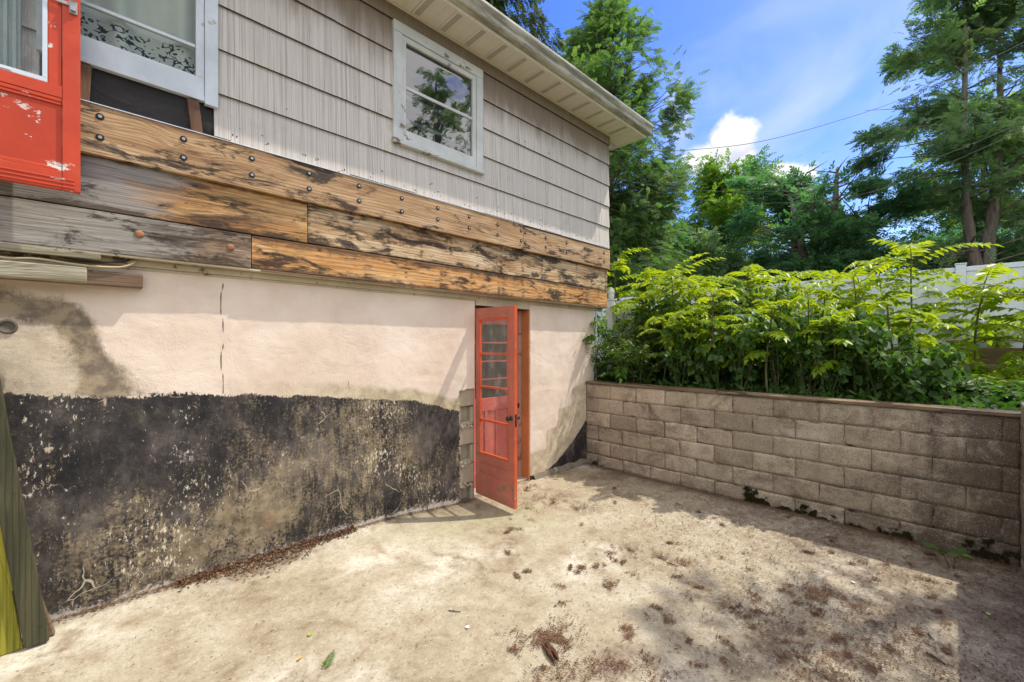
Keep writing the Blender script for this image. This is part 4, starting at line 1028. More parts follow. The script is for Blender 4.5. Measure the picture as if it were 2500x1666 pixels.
# ------------------------------------------------------------------ leaning green timber panel at lower left
pg_ = empty('timber_panel', (-.35, 3.57, .06)); tag(pg_, 'mossy green timber panel leaning on the basement wall at lower left', 'panel')
Wm = {}
def m_greenwood(name, a, b, c):
    g = G(name); o = g.obj(); n = g.noise(g.mapv(o, (7, 3, .9)), 1.0, 5, .6, .8)
    X = g.xyz(o); rings = g.math('SINE', g.mul(g.add(X[0], g.mul(n, .035)), 260)); fib = g.noise(g.mapv(o, (150, 30, 3)), 1.0, 4, .7)
    col = g.ramp(n, [(.3, a), (.5, b), (.72, c)]); col = g.mix(g.mul(g.step(rings, .3, 1), .45), col, tuple(.45*k for k in a))
    col = g.mix(g.mul(g.step(fib, .5, .75), .5), col, (.02, .02, .01))
    col = g.mix(g.step(g.noise(o, 11, 6, .7), .62, .7), col, (.02, .018, .01))
    return g.out(col, .75, [(fib, .6, .004), (n, .4, .01)])
mg1 = m_greenwood('green_post_timber', (.028, .028, .014), (.062, .060, .030), (.12, .11, .055)); mg2 = m_greenwood('yellow_green_plank', (.11, .13, .012), (.30, .27, .025), (.44, .36, .05))
def leanboard(name, xb0, xb1, y0, y1, m, zb, zt, sh=-.122):
    mb = MB(); n = 12
    for i in range(n+1):
        z = zb+(zt-zb)*i/n; s_ = sh*(z-zb); w_ = .004*mnoise.noise(Vector((z*4, xb0*9, 0)))
        mb.v += [(xb0+s_+w_, y0, z), (xb1+s_+w_, y0, z), (xb1+s_+w_, y1, z), (xb0+s_+w_, y1, z)]
    for i in range(n):
        q = i*4
        for k in range(4): mb.f.append((q+k, q+(k+1) % 4, q+4+(k+1) % 4, q+4+k))
    mb.f += [(0, 3, 2, 1), (n*4, n*4+1, n*4+2, n*4+3)]
    return mb.build(name, m, pg_, bevel=.005)
leanboard('panel_post', -.283, -.190, 3.545, 3.585, mg1, .072, 1.75)
leanboard('panel_plank', -.375, -.288, 3.572, 3.592, mg2, .062, 1.75, -.120)
leanboard('panel_plank', -.475, -.379, 3.575, 3.594, mg2, .055, 1.75, -.119)
leanboard('panel_plank', -.58, -.480, 3.573, 3.593, mg2, .055, 1.75, -.119)
leanboard('panel_rail', -.20, -.168, 3.60, 3.64, MS['oldwood'], .07, .40, -.25)
leanboard('panel_plank', -.335, -.284, 3.560, 3.571, mg2, .40, 1.75, -.16)

# ------------------------------------------------------------------ foliage tools
def frames(dirs, roll):
    d = dirs/np.linalg.norm(dirs, axis=1, keepdims=True); up = np.tile([0., 0, 1], (len(d), 1)); up[np.abs(d[:, 2]) > .95] = [1, 0, 0]
    a = np.cross(d, up); a /= np.linalg.norm(a, axis=1, keepdims=True); b = np.cross(a, d)
    c, s = np.cos(roll)[:, None], np.sin(roll)[:, None]
    return d, a*c+b*s, -a*s+b*c
def scatter(tv, tf, pos, dirs, roll, scale, v):
    """template in x (along), y (side), z (up) placed at every pos"""
    d, a, b = frames(dirs, roll); s = scale[:, None, None]
    V = pos[:, None, :]+s*(tv[None, :, 0:1]*d[:, None, :]+tv[None, :, 1:2]*a[:, None, :]+tv[None, :, 2:3]*b[:, None, :])
    n = len(pos); k = len(tv); Fq = tf[None]+(np.arange(n)*k)[:, None, None]
    return V.reshape(-1, 3), Fq.reshape(-1, tf.shape[1]), np.repeat(v, k)
def spray_template(nl=7, L=1., wd=.10, spread=.85, seed=1, droop=.15):
    rs = np.random.RandomState(seed); V = []; F_ = []
    for i in range(nl):
        t = i/(nl-1); s = (-1)**i; base = np.array([.12+.7*t, 0, -droop*t*t]); ang = s*spread*(1-.5*t); ln = L*(.42-.16*t)*(1+.3*(rs.rand()-.5))
        if i == nl-1: ang = 0
        dd = np.array([math.cos(ang), math.sin(ang), -.25+.3*rs.rand()]); sd = np.array([-math.sin(ang), math.cos(ang), .3*(rs.rand()-.5)])
        q = len(V); V += [base, base+dd*ln*.5+sd*wd*.5, base+dd*ln, base+dd*ln*.5-sd*wd*.5]; F_.append((q, q+1, q+2, q+3))
    q = len(V); V += [np.array([0, -.02, 0]), np.array([0, .02, 0]), np.array([.9, .01, -droop]), np.array([.9, -.01, -droop])]; F_.append((q, q+1, q+2, q+3))
    return np.array(V), np.array(F_)
SPRAY = spray_template(9, 1., .13, .9, 1); SPRAY2 = spray_template(7, 1., .20, 1.0, 2, .3)
def leaf_template(wd=.5, fold=.12, tip=1.0, droop=.18):
    V = np.array([[0, 0, 0], [.28, wd*.5, fold], [.62, wd*.40, fold*.6-droop*.4], [1*tip, 0, -droop], [.62, -wd*.40, fold*.6-droop*.4], [.28, -wd*.5, fold], [.30, 0, 0], [.62, 0, -droop*.4]])
    return V, np.array([(0, 1, 6, 6), (0, 6, 5, 5), (6, 1, 2, 7), (6, 7, 4, 5), (7, 2, 3, 3), (7, 3, 4, 4)])
def tri_safe(V, F_):       # drop degenerate quads by splitting into triangles
    T = []
    for q in F_:
        if q[2] == q[3]: T.append((q[0], q[1], q[2]))
        else: T += [(q[0], q[1], q[2]), (q[0], q[2], q[3])]
    return V, np.array(T)
HEART = tri_safe(*leaf_template(.78, .10, 1., .2)); OVAL = tri_safe(*leaf_template(.5, .06, 1., .1))
LEAFLET = (np.array([[0, 0, 0], [.3, .5, .1], [.3, -.5, .1], [1, 0, -.12]]), np.array([(0, 3, 1), (0, 2, 3)]))

m_cedar = m_leaf('cedar_foliage', (.08, .14, .06), (.16, .25, .095), (.30, .35, .13), .5, .6, (1.2, 1.5, .6))
m_yew = m_leaf('yew_foliage', (.07, .15, .085), (.13, .26, .135), (.22, .34, .15), .5, .5, (1.1, 1.5, .7))
m_cypr = m_leaf('cypress_foliage', (.11, .18, .11), (.21, .30, .17), (.38, .42, .18), .5, .55, (1.2, 1.5, .6))
m_decid = m_leaf('maple_foliage', (.09, .17, .035), (.18, .30, .05), (.34, .42, .08), .5, .5)
m_spruce = m_leaf('spruce_foliage', (.035, .06, .02), (.09, .135, .04), (.19, .21, .06), .35, .6)
m_shrub = m_leaf('shrub_leaves', (.05, .10, .025), (.12, .20, .045), (.24, .33, .08), .45, .5)
m_weed = m_leaf('weed_leaves', (.035, .085, .018), (.085, .175, .03), (.19, .32, .045), .5, .5)
m_ail = m_leaf('sapling_leaflets', (.13, .24, .012), (.26, .40, .022), (.42, .50, .04), .55, .38, (1.5, 1.35, .4))
m_bark1 = m_bark('grey_bark', (.07, .055, .045), (.24, .20, .165)); m_bark2 = m_bark('brown_bark', (.05, .035, .025), (.16, .11, .08)); m_stem = m_bark('green_stem', (.07, .08, .03), (.17, .15, .07))
m_dead = m_leaf('dead_foliage', (.14, .045, .02), (.28, .10, .04), (.36, .16, .07), .3, .7, (1, 1, 1))

def limb_path(p0, az, el, L, droop, n=6, wig=.12, rs=RS):
    pts = [np.array(p0)]; d = np.array([math.cos(az)*math.cos(el), math.sin(az)*math.cos(el), math.sin(el)])
    for i in range(n):
        d = d+np.array([rs.randn()*wig, rs.randn()*wig, rs.randn()*wig*.6-droop]); d /= np.linalg.norm(d); pts.append(pts[-1]+d*L/n)
    return np.array(pts)
def conifer(name, base, H, profile, nl, label, cat, mat, bark, trunk_r=.2, tmpl=SPRAY, ssz=(.25, .45), nspr=18000, droop=.08, el=(.0, .5), h0=.1, lean=(0, 0), group=None, side=.35, gap=.5, seed=0, sdroop=.3, trunks=None, thick=.3):
    """trunk with limbs; sprays spread along the outer part of every limb"""
    rs = np.random.RandomState(seed+100); base = np.array(base, float)
    root = empty(name, tuple(base)); tag(root, label, cat, group)
    tb = MB()
    tl = trunks or [[(0, 0, 0), (lean[0]*.3, lean[1]*.3, H*.35), (lean[0]*.7, lean[1]*.7, H*.7), (lean[0], lean[1], H*.98)]]
    paths = []
    for tk in tl:
        P = [base+np.array(p, float) for p in tk]; fine = []
        for i in range(len(P)-1):
            for k in range(6): fine.append(P[i]+(P[i+1]-P[i])*k/6+rs.randn(3)*.02)
        fine.append(P[-1]); fine = np.array(fine); paths.append(fine)
        tb.tube(fine, [trunk_r*(1-.93*i/(len(fine)-1))+.015 for i in range(len(fine))], 9, wob=.5)
    LP = []; LD = []; LW = []
    for i in range(nl):
        pth = paths[rs.randint(len(paths))]; hh = h0+(1-h0)*rs.rand()**.9
        z = base[2]+hh*H; j = np.argmin(np.abs(pth[:, 2]-z)); p0 = pth[j].copy(); p0[2] = z if abs(pth[j, 2]-z) < .6 else pth[j, 2]
        hrel = (p0[2]-base[2])/H; L = profile(hrel)*(.65+.5*rs.rand())
        if L < .08: continue
        az = rs.rand()*2*math.pi; e = el[0]+(el[1]-el[0])*rs.rand()
        pts = limb_path(p0, az, e, L, droop, 6, .10, rs)
        tb.tube(pts, [max(.006, trunk_r*.22*(1-hrel*.6)*(1-k/6.5)) for k in range(7)], 5)
        for k in range(1, 7):
            LP.append(pts[k-1]); LD.append(pts[k]-pts[k-1]); LW.append(L*(.25+.75*k/6)*(k/6)**.4)
    tb.build('trunk', bark, root, True)
    LP = np.array(LP); LD = np.array(LD); LW = np.array(LW); idx = rs.choice(len(LP), nspr, p=LW/LW.sum()); t = rs.rand(nspr)[:, None]
    pos = LP[idx]+LD[idx]*t; dr = LD[idx]/np.linalg.norm(LD[idx], axis=1, keepdims=True)
    sidev = np.cross(dr, [0, 0, 1.]); sidev /= np.linalg.norm(sidev, axis=1, keepdims=True)+1e-6
    off = rs.randn(nspr)*side; offz = rs.randn(nspr)*side*thick
    pos = pos+sidev*off[:, None]+np.array([0, 0, 1.])*offz[:, None]
    keep = vnoise(pos, 1.4, 3, seed+1) > gap*vnoise(pos, .6, 1, seed)+.20
    pos = pos[keep]; dr = dr[keep]; sidev = sidev[keep]; off = off[keep]; n = len(pos)
    dirs = dr+sidev*np.sign(off)[:, None]*.8*rs.rand(n)[:, None]+rs.randn(n, 3)*.35; dirs[:, 2] -= sdroop
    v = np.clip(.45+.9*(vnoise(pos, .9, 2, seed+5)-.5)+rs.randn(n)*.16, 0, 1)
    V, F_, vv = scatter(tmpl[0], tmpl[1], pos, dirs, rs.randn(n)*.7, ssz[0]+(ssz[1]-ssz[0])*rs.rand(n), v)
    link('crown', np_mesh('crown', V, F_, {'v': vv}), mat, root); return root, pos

GZ = TZ
def gpos(px, t): p = at(px, 800, t); return (p.x, p.y, GZ)
def prof_col(h, w=2.4): return w*(min(1, (1.02-h)*2.0))**.8*(.75+.25*math.sin(h*9))
# tall arborvitae rising behind the eave
conifer('arborvitae_tree', gpos(1488, 15), 12.6, lambda h: min(3.0, 6.2*max(0, 1-h)**.75)*(.9+.14*math.sin(h*23)), 260, 'tall narrow dark green arborvitae rising behind the house eave', 'tree', m_cedar, m_bark2, .22, ssz=(.22, .42), nspr=25000, droop=.0, el=(.15, .6), h0=.02, side=.24, gap=.42, seed=1, sdroop=.55, thick=1.0)
conifer('arborvitae_tree', gpos(1400, 17.5), 12.3, lambda h: min(3.0, 6*max(0, 1-h)**.75), 170, 'broad arborvitae with ragged top half hidden behind the gutter', 'tree', m_cedar, m_bark2, .22, ssz=(.25, .45), nspr=14000, droop=-.03, el=(.25, .8), h0=.02, side=.26, gap=.45, seed=2, sdroop=.55, thick=1.0)
# spruce whose hanging branches show above the gutter
conifer('spruce_tree', gpos(1160, 16), 17.5, lambda h: min(4.2, 7.5*max(0, (1.0-h))**.65), 150, 'spruce with drooping branch tips hanging above the roof gutter', 'tree', m_spruce, m_bark2, .25, ssz=(.28, .5), nspr=16000, droop=.10, el=(-.1, .3), h0=.52, side=.25, gap=.5, seed=3, sdroop=1.1, thick=.9)
# broken-topped yew in the middle
def f_yew(h): return 2.5*math.sin(min(1, max(0, (h-.12)/.55))*1.5708)*(1 if h < .75 else max(0, 1-(h-.75)/.34))
conifer('yew_tree', gpos(1990, 17), 7.9, f_yew, 120, 'dark green yew with a pale forked trunk in the middle distance', 'tree', m_yew, m_bark1, .40, tmpl=SPRAY2, ssz=(.26, .46), nspr=14000, droop=-.02, el=(.0, .55), h0=.30, side=.30, gap=.55, seed=4, sdroop=.15, thick=.55,
        trunks=[[(0, 0, 0), (.05, 0, 2.2), (-.5, .3, 4.2), (-1.1, .6, 6.4)], [(0, 0, 1.7), (.5, -.4, 3.6), (.8, -.6, 7.7)], [(0, 0, 1.8), (.1, -.1, 4.5), (.1, .3, 7.0)], [(0, 0, 1.6), (1.0, -.9, 3.2), (1.7, -1.4, 5.2)]])
# big cypresses at the right
def f_cyp(h): return 3.3*(.5+.5*math.sin(min(1, h/.3)*1.57))*(1 if h < .55 else max(.05, 1-(h-.55)/.5))
conifer('cypress_tree', gpos(2405, 15), 15.5, f_cyp, 130, 'tall open cypress with a leaning bare trunk at the right edge', 'tree', m_cypr, m_bark1, .21, tmpl=SPRAY, ssz=(.28, .5), nspr=18000, droop=.03, el=(-.05, .45), h0=.16, side=.27, gap=.66, seed=5, sdroop=.35, thick=.5,
        trunks=[[(0, 0, 0), (-.15, .12, 2.6), (-.5, .42, 5.0), (-.62, .55, 8.0), (-.5, .4, 15)], [(0.05, 0, 1.4), (.10, -.08, 4.4), (.35, -.3, 6.6), (.5, -.4, 9), (.4, -.3, 12.5)]])
conifer('cypress_tree', gpos(2640, 16), 13.5, f_cyp, 80, 'cypress partly cut off by the right edge of the photo', 'tree', m_cypr, m_bark1, .26, ssz=(.3, .5), nspr=15000, droop=.03, el=(-.05, .45), h0=.12, side=.34, gap=.5, seed=6, sdroop=.35, thick=.5)
conifer('cypress_tree', gpos(2300, 21), 5.6, lambda h: 3.0*max(0, 1-h)**.6, 90, 'low dark cypress below the tall one beyond the white fence', 'tree', m_yew, m_bark2, .2, tmpl=SPRAY2, ssz=(.3, .55), nspr=12000, droop=0, el=(0, .6), h0=.05, side=.36, gap=.42, seed=7, thick=.8)
conifer('cypress_tree', gpos(2480, 20), 6.2, lambda h: 3.2*max(0, 1-h)**.5, 90, 'dense low evergreen filling the gap at the right edge', 'tree', m_yew, m_bark2, .2, tmpl=SPRAY2, ssz=(.3, .55), nspr=12000, droop=0, el=(0, .6), h0=.05, side=.36, gap=.4, seed=8, thick=.8)
conifer('maple_tree', gpos(2400, 27), 15.0, lambda h: 4.2*math.sin(min(1, max(.0, (h-.1)/.9))*3.0)**.5 if h < .98 else .2, 80, 'pale green broad tree glimpsed through the tall cypress', 'tree', m_decid, m_bark2, .25, tmpl=SPRAY2, ssz=(.4, .7), nspr=9000, droop=0, el=(.2, .9), h0=.2, side=.5, gap=.5, seed=9, thick=.9)
# light green tree and dark bushes left of the yew
conifer('maple_tree', gpos(1790, 24), 9.6, lambda h: 3.6*math.sin(min(1, max(.02, h))*3.0)**.6 if h < .98 else .2, 90, 'light green deciduous tree left of the dark yew', 'tree', m_decid, m_bark2, .22, tmpl=SPRAY2, ssz=(.35, .6), nspr=13000, droop=0, el=(.2, .9), h0=.15, side=.45, gap=.45, seed=10, thick=.9)
for px, t, H, s_, lab in ((1600, 20, 6.2, 11, 'dark evergreen bush beside the tall arborvitae'), (1720, 19, 4.9, 12, 'blue green evergreen bush under the light green tree'), (1850, 21, 4.6, 13, 'dark evergreen bush tucked behind the left side of the yew'), (2140, 22, 3.8, 14, 'dark evergreen bush between the yew and the tall cypress'), (1530, 22, 7.2, 15, 'green bush half hidden behind the house corner')):
    conifer('evergreen_bush', gpos(px, t), H, lambda h: 2.7*max(0, 1-h)**.5, 80, lab, 'bush', m_yew if s_ % 2 else m_cypr, m_bark2, .14, tmpl=SPRAY2, ssz=(.36, .62), nspr=6500, droop=0, el=(0, .8), h0=.02, side=.36, gap=.45, seed=s_, thick=.9)
# far tree line closing the horizon
rs_ = np.random.RandomState(77)
n = 26000; ang = rs_.rand(n)*2*math.pi; rad = 45+rs_.rand(n)*14; top = 3.6+3.2*vnoise(np.stack([np.cos(ang)*9, np.sin(ang)*9, ang*0], -1), 1, 3, 3)
pos = np.stack([rad*np.cos(ang), rad*np.sin(ang), GZ+top*rs_.rand(n)**.8], -1)
V, F_, vv = scatter(SPRAY2[0], SPRAY2[1], pos, rs_.randn(n, 3), rs_.rand(n)*6, 1.1+rs_.rand(n)*.9, rs_.rand(n))
tag(link('tree_line', np_mesh('tree_line', V, F_, {'v': vv}), m_decid), 'distant line of mixed trees closing the horizon', 'trees', kind='stuff')
# trees behind the photographer that the window mirrors
for (x, y), H, s_, lab in (((13.5, -12.5), 15.5, 21, 'tall conifer mirrored in the flaking white window, left one'), ((19, -13), 18, 22, 'tall conifer mirrored in the flaking white window, right one'), ((7, -14), 10, 23, 'conifer behind the photographer mirrored low in the window')):
    conifer('garden_conifer', (x, y, GZ), H, lambda h: 3.0*max(0, 1-h)**.6, 80, lab, 'tree', m_cypr, m_bark1, .25, ssz=(.4, .7), nspr=8000, droop=.05, el=(-.1, .5), h0=.1, side=.4, gap=.55, seed=s_)

# ------------------------------------------------------------------ white fences
m_vinyl = m_plain('white_vinyl', (.66, .72, .77), .4, 0, .04, 2, .03)
vf = empty('vinyl_fence', (10.4, 3.0, GZ)); tag(vf, 'tall pale grey-white vinyl privacy fence behind the saplings', 'fence')
XF = 10.4; ftop = 3.02; y = 9.6
while y > -4.5:
    pn = MB(); k = 0; yy = y-.07
    while yy > y-2.34: pn.box(XF, XF+.022, max(yy-.148, y-2.368), yy, GZ+.06, ftop-.05-.0); yy -= .152
    pn.box(XF+.004, XF+.016, y-2.368, y-.066, GZ+.06, ftop-.05); pn.build('fence_panel', m_vinyl, vf, bevel=.004)
    rl = MB(); rl.box(XF-.015, XF+.038, y-2.368, y-.066, ftop-.05, ftop+.03); rl.build('fence_rail', m_vinyl, vf, bevel=.004)
    po = MB(); po.box(XF-.05, XF+.075, y-.065, y+.06, GZ, ftop+.07); po.prism([(XF-.06, y-.075), (XF+.085, y-.075), (XF+.085, y+.07), (XF-.06, y+.07)], 'z', ftop+.07, ftop+.09); po.build('fence_post', m_vinyl, vf, bevel=.006)
    y -= 2.43
# white picket fence by the house corner
pf = empty('picket_fence', (6.25, 4.02, GZ)); tag(pf, 'white picket fence with a round-topped post at the house corner', 'fence')
m_pick = m_plain('white_picket_paint', (.72, .74, .72), .5, 0, .1, 6, .1)
po = MB(); px0, py0 = 6.27, 4.02; po.box(px0-.05, px0+.05, py0-.05, py0+.05, GZ, 2.50); po.box(px0-.062, px0+.062, py0-.062, py0+.062, 2.50, 2.525)
po.build('fence_post', m_pick, pf, bevel=.004)
fn = MB(); fn.lathe([(.035, 2.525), (.05, 2.54), (.052, 2.58), (.045, 2.60), (.052, 2.615), (.055, 2.64), (.048, 2.675), (.030, 2.705), (.008, 2.725)], Matrix.Translation((px0, py0, 0)), 18); fn.build('post_finial', m_pick, pf, True)
for r_ in (1.45, 2.25):
    rl = MB(); rl.box(px0+.051, px0+3.6, py0+.012, py0+.04, r_, r_+.08); rl.build('fence_rail', m_pick, pf)
for k in range(30):
    x = px0+.12+k*.115; pk_ = MB(); tz_ = 2.46+.005*math.sin(k)
    pk_.prism([(x-.035, GZ+.05), (x+.035, GZ+.05), (x+.035, tz_-.07), (x+.018, tz_-.045), (x+.022, tz_-.02), (x, tz_), (x-.022, tz_-.02), (x-.018, tz_-.045), (x-.035, tz_-.07)], 'y', py0-.008, py0+.011)
    pk_.build('picket', m_pick, pf)

# ------------------------------------------------------------------ overhead wires
m_wire = m_plain('wire', (.045, .045, .05), .7)
def wire(pts, t0, t1, r, label, _=0):
    r = r*.62
    n = len(pts); P = []
    for i, (x, y) in enumerate(pts):
        f = (x-pts[0][0])/(pts[-1][0]-pts[0][0]); P.append(at(x, y, t0+(t1-t0)*f))
    cable('overhead_wire', P, r, m_wire, label, 'wire')
wire([(1487, 369), (1600, 369), (1691, 366), (1851, 347), (2030, 300), (2224, 233), (2500, 103), (2800, -60)], 6.9, 11.5, .008, 'highest dark wire running from the eave up to the right')
wire([(1482, 433), (1642, 460), (1812, 469), (1930, 464), (2030, 453), (2224, 408), (2500, 297), (2800, 150)], 7.0, 11.5, .006, 'middle thin wire crossing in front of the yew')
wire([(1482, 441), (1691, 486), (1851, 497), (2054, 484), (2224, 437), (2500, 316), (2800, 170)], 7.0, 11.5, .006, 'lowest thin wire sagging across the trees')

# ------------------------------------------------------------------ saplings with long pinnate leaves
def pinnate(p0, d0, L, npair, curl, rs, lw=.030, ll=.105):
    """returns verts, tris and rachis path"""
    n = 12; pts = [np.array(p0, float)]; d = np.array(d0, float); d /= np.linalg.norm(d)
    for i in range(n): d = d+np.array([0, 0, -curl])+rs.randn(3)*.02; d /= np.linalg.norm(d); pts.append(pts[-1]+d*L/n)
    pts = np.array(pts); pos = []; dirs = []; sc = []; 
    for i in range(npair):
        f = .16+.82*i/npair; k = min(int(f*n), n-1); p = pts[k]+(pts[k+1]-pts[k])*(f*n-k); tg = pts[k+1]-pts[k]; tg /= np.linalg.norm(tg)
        sd_ = np.cross(tg, [0, 0, 1.]); sd_ /= np.linalg.norm(sd_)+1e-6
        for s in (-1, 1):
            pos.append(p); dirs.append(sd_*s+tg*(.35+.5*f)+np.array([0, 0, -.28])+rs.randn(3)*.10); sc.append(ll*(1-.45*max(0, f-.5)*2*.7)*(.85+.3*rs.rand()))
    pos.append(pts[-1]); dirs.append(d); sc.append(ll*.8)
    tv = LEAFLET[0].copy(); tv[:, 1] *= lw*2/ll; 
    return pts, np.array(pos), np.array(dirs), np.array(sc), tv
def sapling(px, t, base_z, top_px, label, nleaf=13, Lr=(.45, .8), seed=0, group='tree-of-heaven saplings behind the block wall', scale=1., mat=None, lean=(0, 0)):
    rs = np.random.RandomState(seed+500); b = at(px, 800, t); base = np.array([b.x, b.y, base_z]); topz = CAMZ-(top_px-HOR)/F_PX*t; H = topz-base_z
    root = empty('sapling', tuple(base)); tag(root, label, 'sapling', group)
    sp = [base+np.array([lean[0]*f+.04*math.sin(f*5+seed), lean[1]*f+.04*math.cos(f*4+seed), H*f]) for f in np.linspace(0, 1, 9)]
    st = MB(); st.tube(sp, [.014*(1-.65*f)*scale+.003 for f in np.linspace(0, 1, 9)], 7); pets = st
    VV = []; FF = []; vv = []; off = 0
    for i in range(nleaf):
        f = .30+.70*((i+.5)/nleaf)**.75; k = f*8; j = min(int(k), 7); p = sp[j]+(sp[j+1]-sp[j])*(k-j)
        az = i*2.4+rs.rand()*.5; el = .15+.75*f*rs.uniform(.6, 1.1); L = rs.uniform(*Lr)*scale*(1-.35*(f > .93))
        d0 = (math.cos(az)*math.cos(el), math.sin(az)*math.cos(el), math.sin(el))
        pts, pos, dirs, sc, tv = pinnate(p, d0, L, int(rs.randint(9, 13)), rs.uniform(.07, .15), rs, .040*scale, .155*scale)
        pets.tube(pts[::2], [.0045*(1-.7*q/6) for q in range(len(pts[::2]))], 4, cap=False)
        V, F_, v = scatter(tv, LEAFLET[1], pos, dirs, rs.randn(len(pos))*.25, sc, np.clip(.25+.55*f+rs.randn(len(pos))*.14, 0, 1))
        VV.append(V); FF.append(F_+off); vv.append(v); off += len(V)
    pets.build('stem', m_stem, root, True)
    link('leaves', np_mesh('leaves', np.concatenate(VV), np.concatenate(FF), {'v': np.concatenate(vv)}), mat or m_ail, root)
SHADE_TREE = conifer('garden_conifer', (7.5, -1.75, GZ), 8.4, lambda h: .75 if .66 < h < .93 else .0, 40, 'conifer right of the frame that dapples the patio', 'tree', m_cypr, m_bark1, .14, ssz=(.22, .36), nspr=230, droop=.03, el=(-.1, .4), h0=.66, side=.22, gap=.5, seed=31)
SAP = [(1590, 7.8, 655, 'sapling behind the picket fence with a flat spreading top', 13), (1690, 7.2, 665, 'bushy sapling between the picket fence and the light green tree', 13), (1765, 6.6, 675, 'leaning sapling under the left end of the vinyl fence', 12), (1870, 7.4, 650, 'full-leaved sapling before the start of the vinyl fence', 13), (1960, 7.4, 665, 'bright sapling in front of the yew trunk', 12), (2040, 7.6, 645, 'sapling with overlapping fronds right of the yew trunk', 12),
       (1500, 7.6, 610, 'sapling closest to the house corner, leaning over the picket post', 11), (1560, 7.0, 700, 'short sapling in front of the picket fence', 9), (1645, 6.9, 640, 'spreading bright sapling right of the picket fence', 14),
       (1735, 7.6, 655, 'yellow-green sapling behind the spreading one near the picket fence', 12), (1830, 7.1, 640, 'sapling with arching fronds in front of the light green tree', 13), (1925, 7.8, 660, 'sapling just left of the yew trunk', 11),
       (1990, 6.9, 690, 'small sapling below the yew trunk', 10), (2090, 6.6, 650, 'slender red-stemmed sapling left of the tallest one', 13), (2150, 7.2, 610, 'sapling crowding the tallest sapling from behind', 11),
       (2215, 6.2, 590, 'tallest sapling, thin stem bare below, before the vinyl fence', 15), (2300, 7.4, 700, 'low sapling against the vinyl fence right of the tallest', 10), (2385, 5.6, 665, 'sapling with long drooping fronds near the right edge', 14),
       (2500, 5.2, 690, 'sapling cut by the right edge of the photo', 13), (2440, 6.6, 760, 'low yellow-green sapling by the brown planter', 10), (2450, 5.1, 905, 'small sapling leaning over the far right end of the wall cap', 9)]
for i, (px, t, top_, lab, nlf) in enumerate(SAP):
    sapling(px, t, GZ-.01, top_+25, lab, nlf+5, (.60, 1.0) if nlf > 10 else (.45, .75), i, lean=(random.uniform(-.1, .1), random.uniform(-.1, .1)), scale=1.0)
for i, (px, t, top_) in enumerate([(1525, 6.2, 880), (1440, 6.5, 780), (1690, 6.0, 800), (1780, 5.8, 760), (1900, 5.6, 830)]):
    sapling(px, t, GZ-.01, top_, ['tiny sapling dipping over the wall cap near the house', 'sapling fronds brushing the stucco corner', 'low dark sapling in the middle of the tangle', 'half-grown sapling rising out of the leafy weeds', 'small drooping sapling just above the middle of the cap'][i], 9, (.3, .55), 40+i, mat=m_weed, scale=.85)

FR = ['just right of the small-leaved shrub', 'under the flat-topped sapling', 'left of the middle of the cap', 'at the middle of the cap', 'right of the middle of the cap', 'below the yew trunk', 'below the left end of the fence', 'before the dark heart-leaved weeds on the right', 'left of the tallest sapling', 'right of the tallest sapling']
for i in range(10):
    px = 1620+i*68+random.uniform(-15, 15); t = XR/(CA+(px-CX)/F_PX*SA)+random.uniform(.25, .8)
    sapling(px, t, GZ-.01, 790-(i % 3)*32-random.uniform(0, 25), 'short lime green sapling in the front row, '+FR[i], 11, (.32, .55), 70+i, scale=.8)

# ------------------------------------------------------------------ leafy weeds and shrubs
def leafy(name, base, H, rad, nst, nleaf, lsz, tmpl, mat, label, cat, group, seed, stemr=.006, arch=.5, hang=.4, lo=.1):
    rs = np.random.RandomState(seed+900); base = np.array(base, float); root = empty(name, tuple(base)); tag(root, label, cat, group)
    st = MB(); P = []; D = []
    for i in range(nst):
        az = rs.rand()*6.28; r0 = rad*.3*rs.rand(); out = rad*(.3+.8*rs.rand()); h = H*(.6+.45*rs.rand()); pts = []
        for f in np.linspace(0, 1, 8): pts.append(base+np.array([math.cos(az)*(r0+out*f**1.5), math.sin(az)*(r0+out*f**1.5), h*(f-arch*.35*f**3)])+rs.randn(3)*.012*f)
        st.tube(pts, [stemr*(1-.7*k/7)+.0015 for k in range(8)], 5)
        pts = np.array(pts)
        for _ in range(nleaf):
            f = (lo+(1-lo)*rs.rand()**.7)*6.99; j = int(f); p = pts[j]+(pts[j+1]-pts[j])*(f-j)
            a2 = rs.rand()*6.28; d = np.array([math.cos(a2), math.sin(a2), rs.uniform(-.3, .5)-hang*.5]); P.append(p+d*rs.uniform(.01, .10)*rad*1.3); D.append(d+np.array([0, 0, -hang*rs.rand()]))
    P = np.array(P); D = np.array(D); n = len(P); hrel = (P[:, 2]-base[2])/H
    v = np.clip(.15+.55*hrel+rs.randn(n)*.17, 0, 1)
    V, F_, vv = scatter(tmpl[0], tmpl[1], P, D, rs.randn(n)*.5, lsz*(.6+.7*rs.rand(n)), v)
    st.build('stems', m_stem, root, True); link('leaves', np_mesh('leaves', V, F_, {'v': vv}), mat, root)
WG = 'leafy weeds crowding behind the block wall cap'
rr = random.Random(4)
for i in range(30):
    px = 1665+i*22+rr.uniform(-10, 10); t = XR/(CA+(px-CX)/F_PX*SA)+rr.uniform(.28, 1.1); b_ = at(px, 800, t)
    H = rr.uniform(.75, 1.25)*(1 if px < 2150 else .62); leafy('weed_plant', (b_.x, b_.y, GZ-.01), H, .24, 7, 34, rr.uniform(.055, .10), HEART, m_weed, 'upright dark green weed with drooping heart-shaped leaves above the '+('left' if i < 10 else 'middle' if i < 20 else 'right')+' third of the wall cap', 'weed', WG, i, hang=.9, lo=.12)
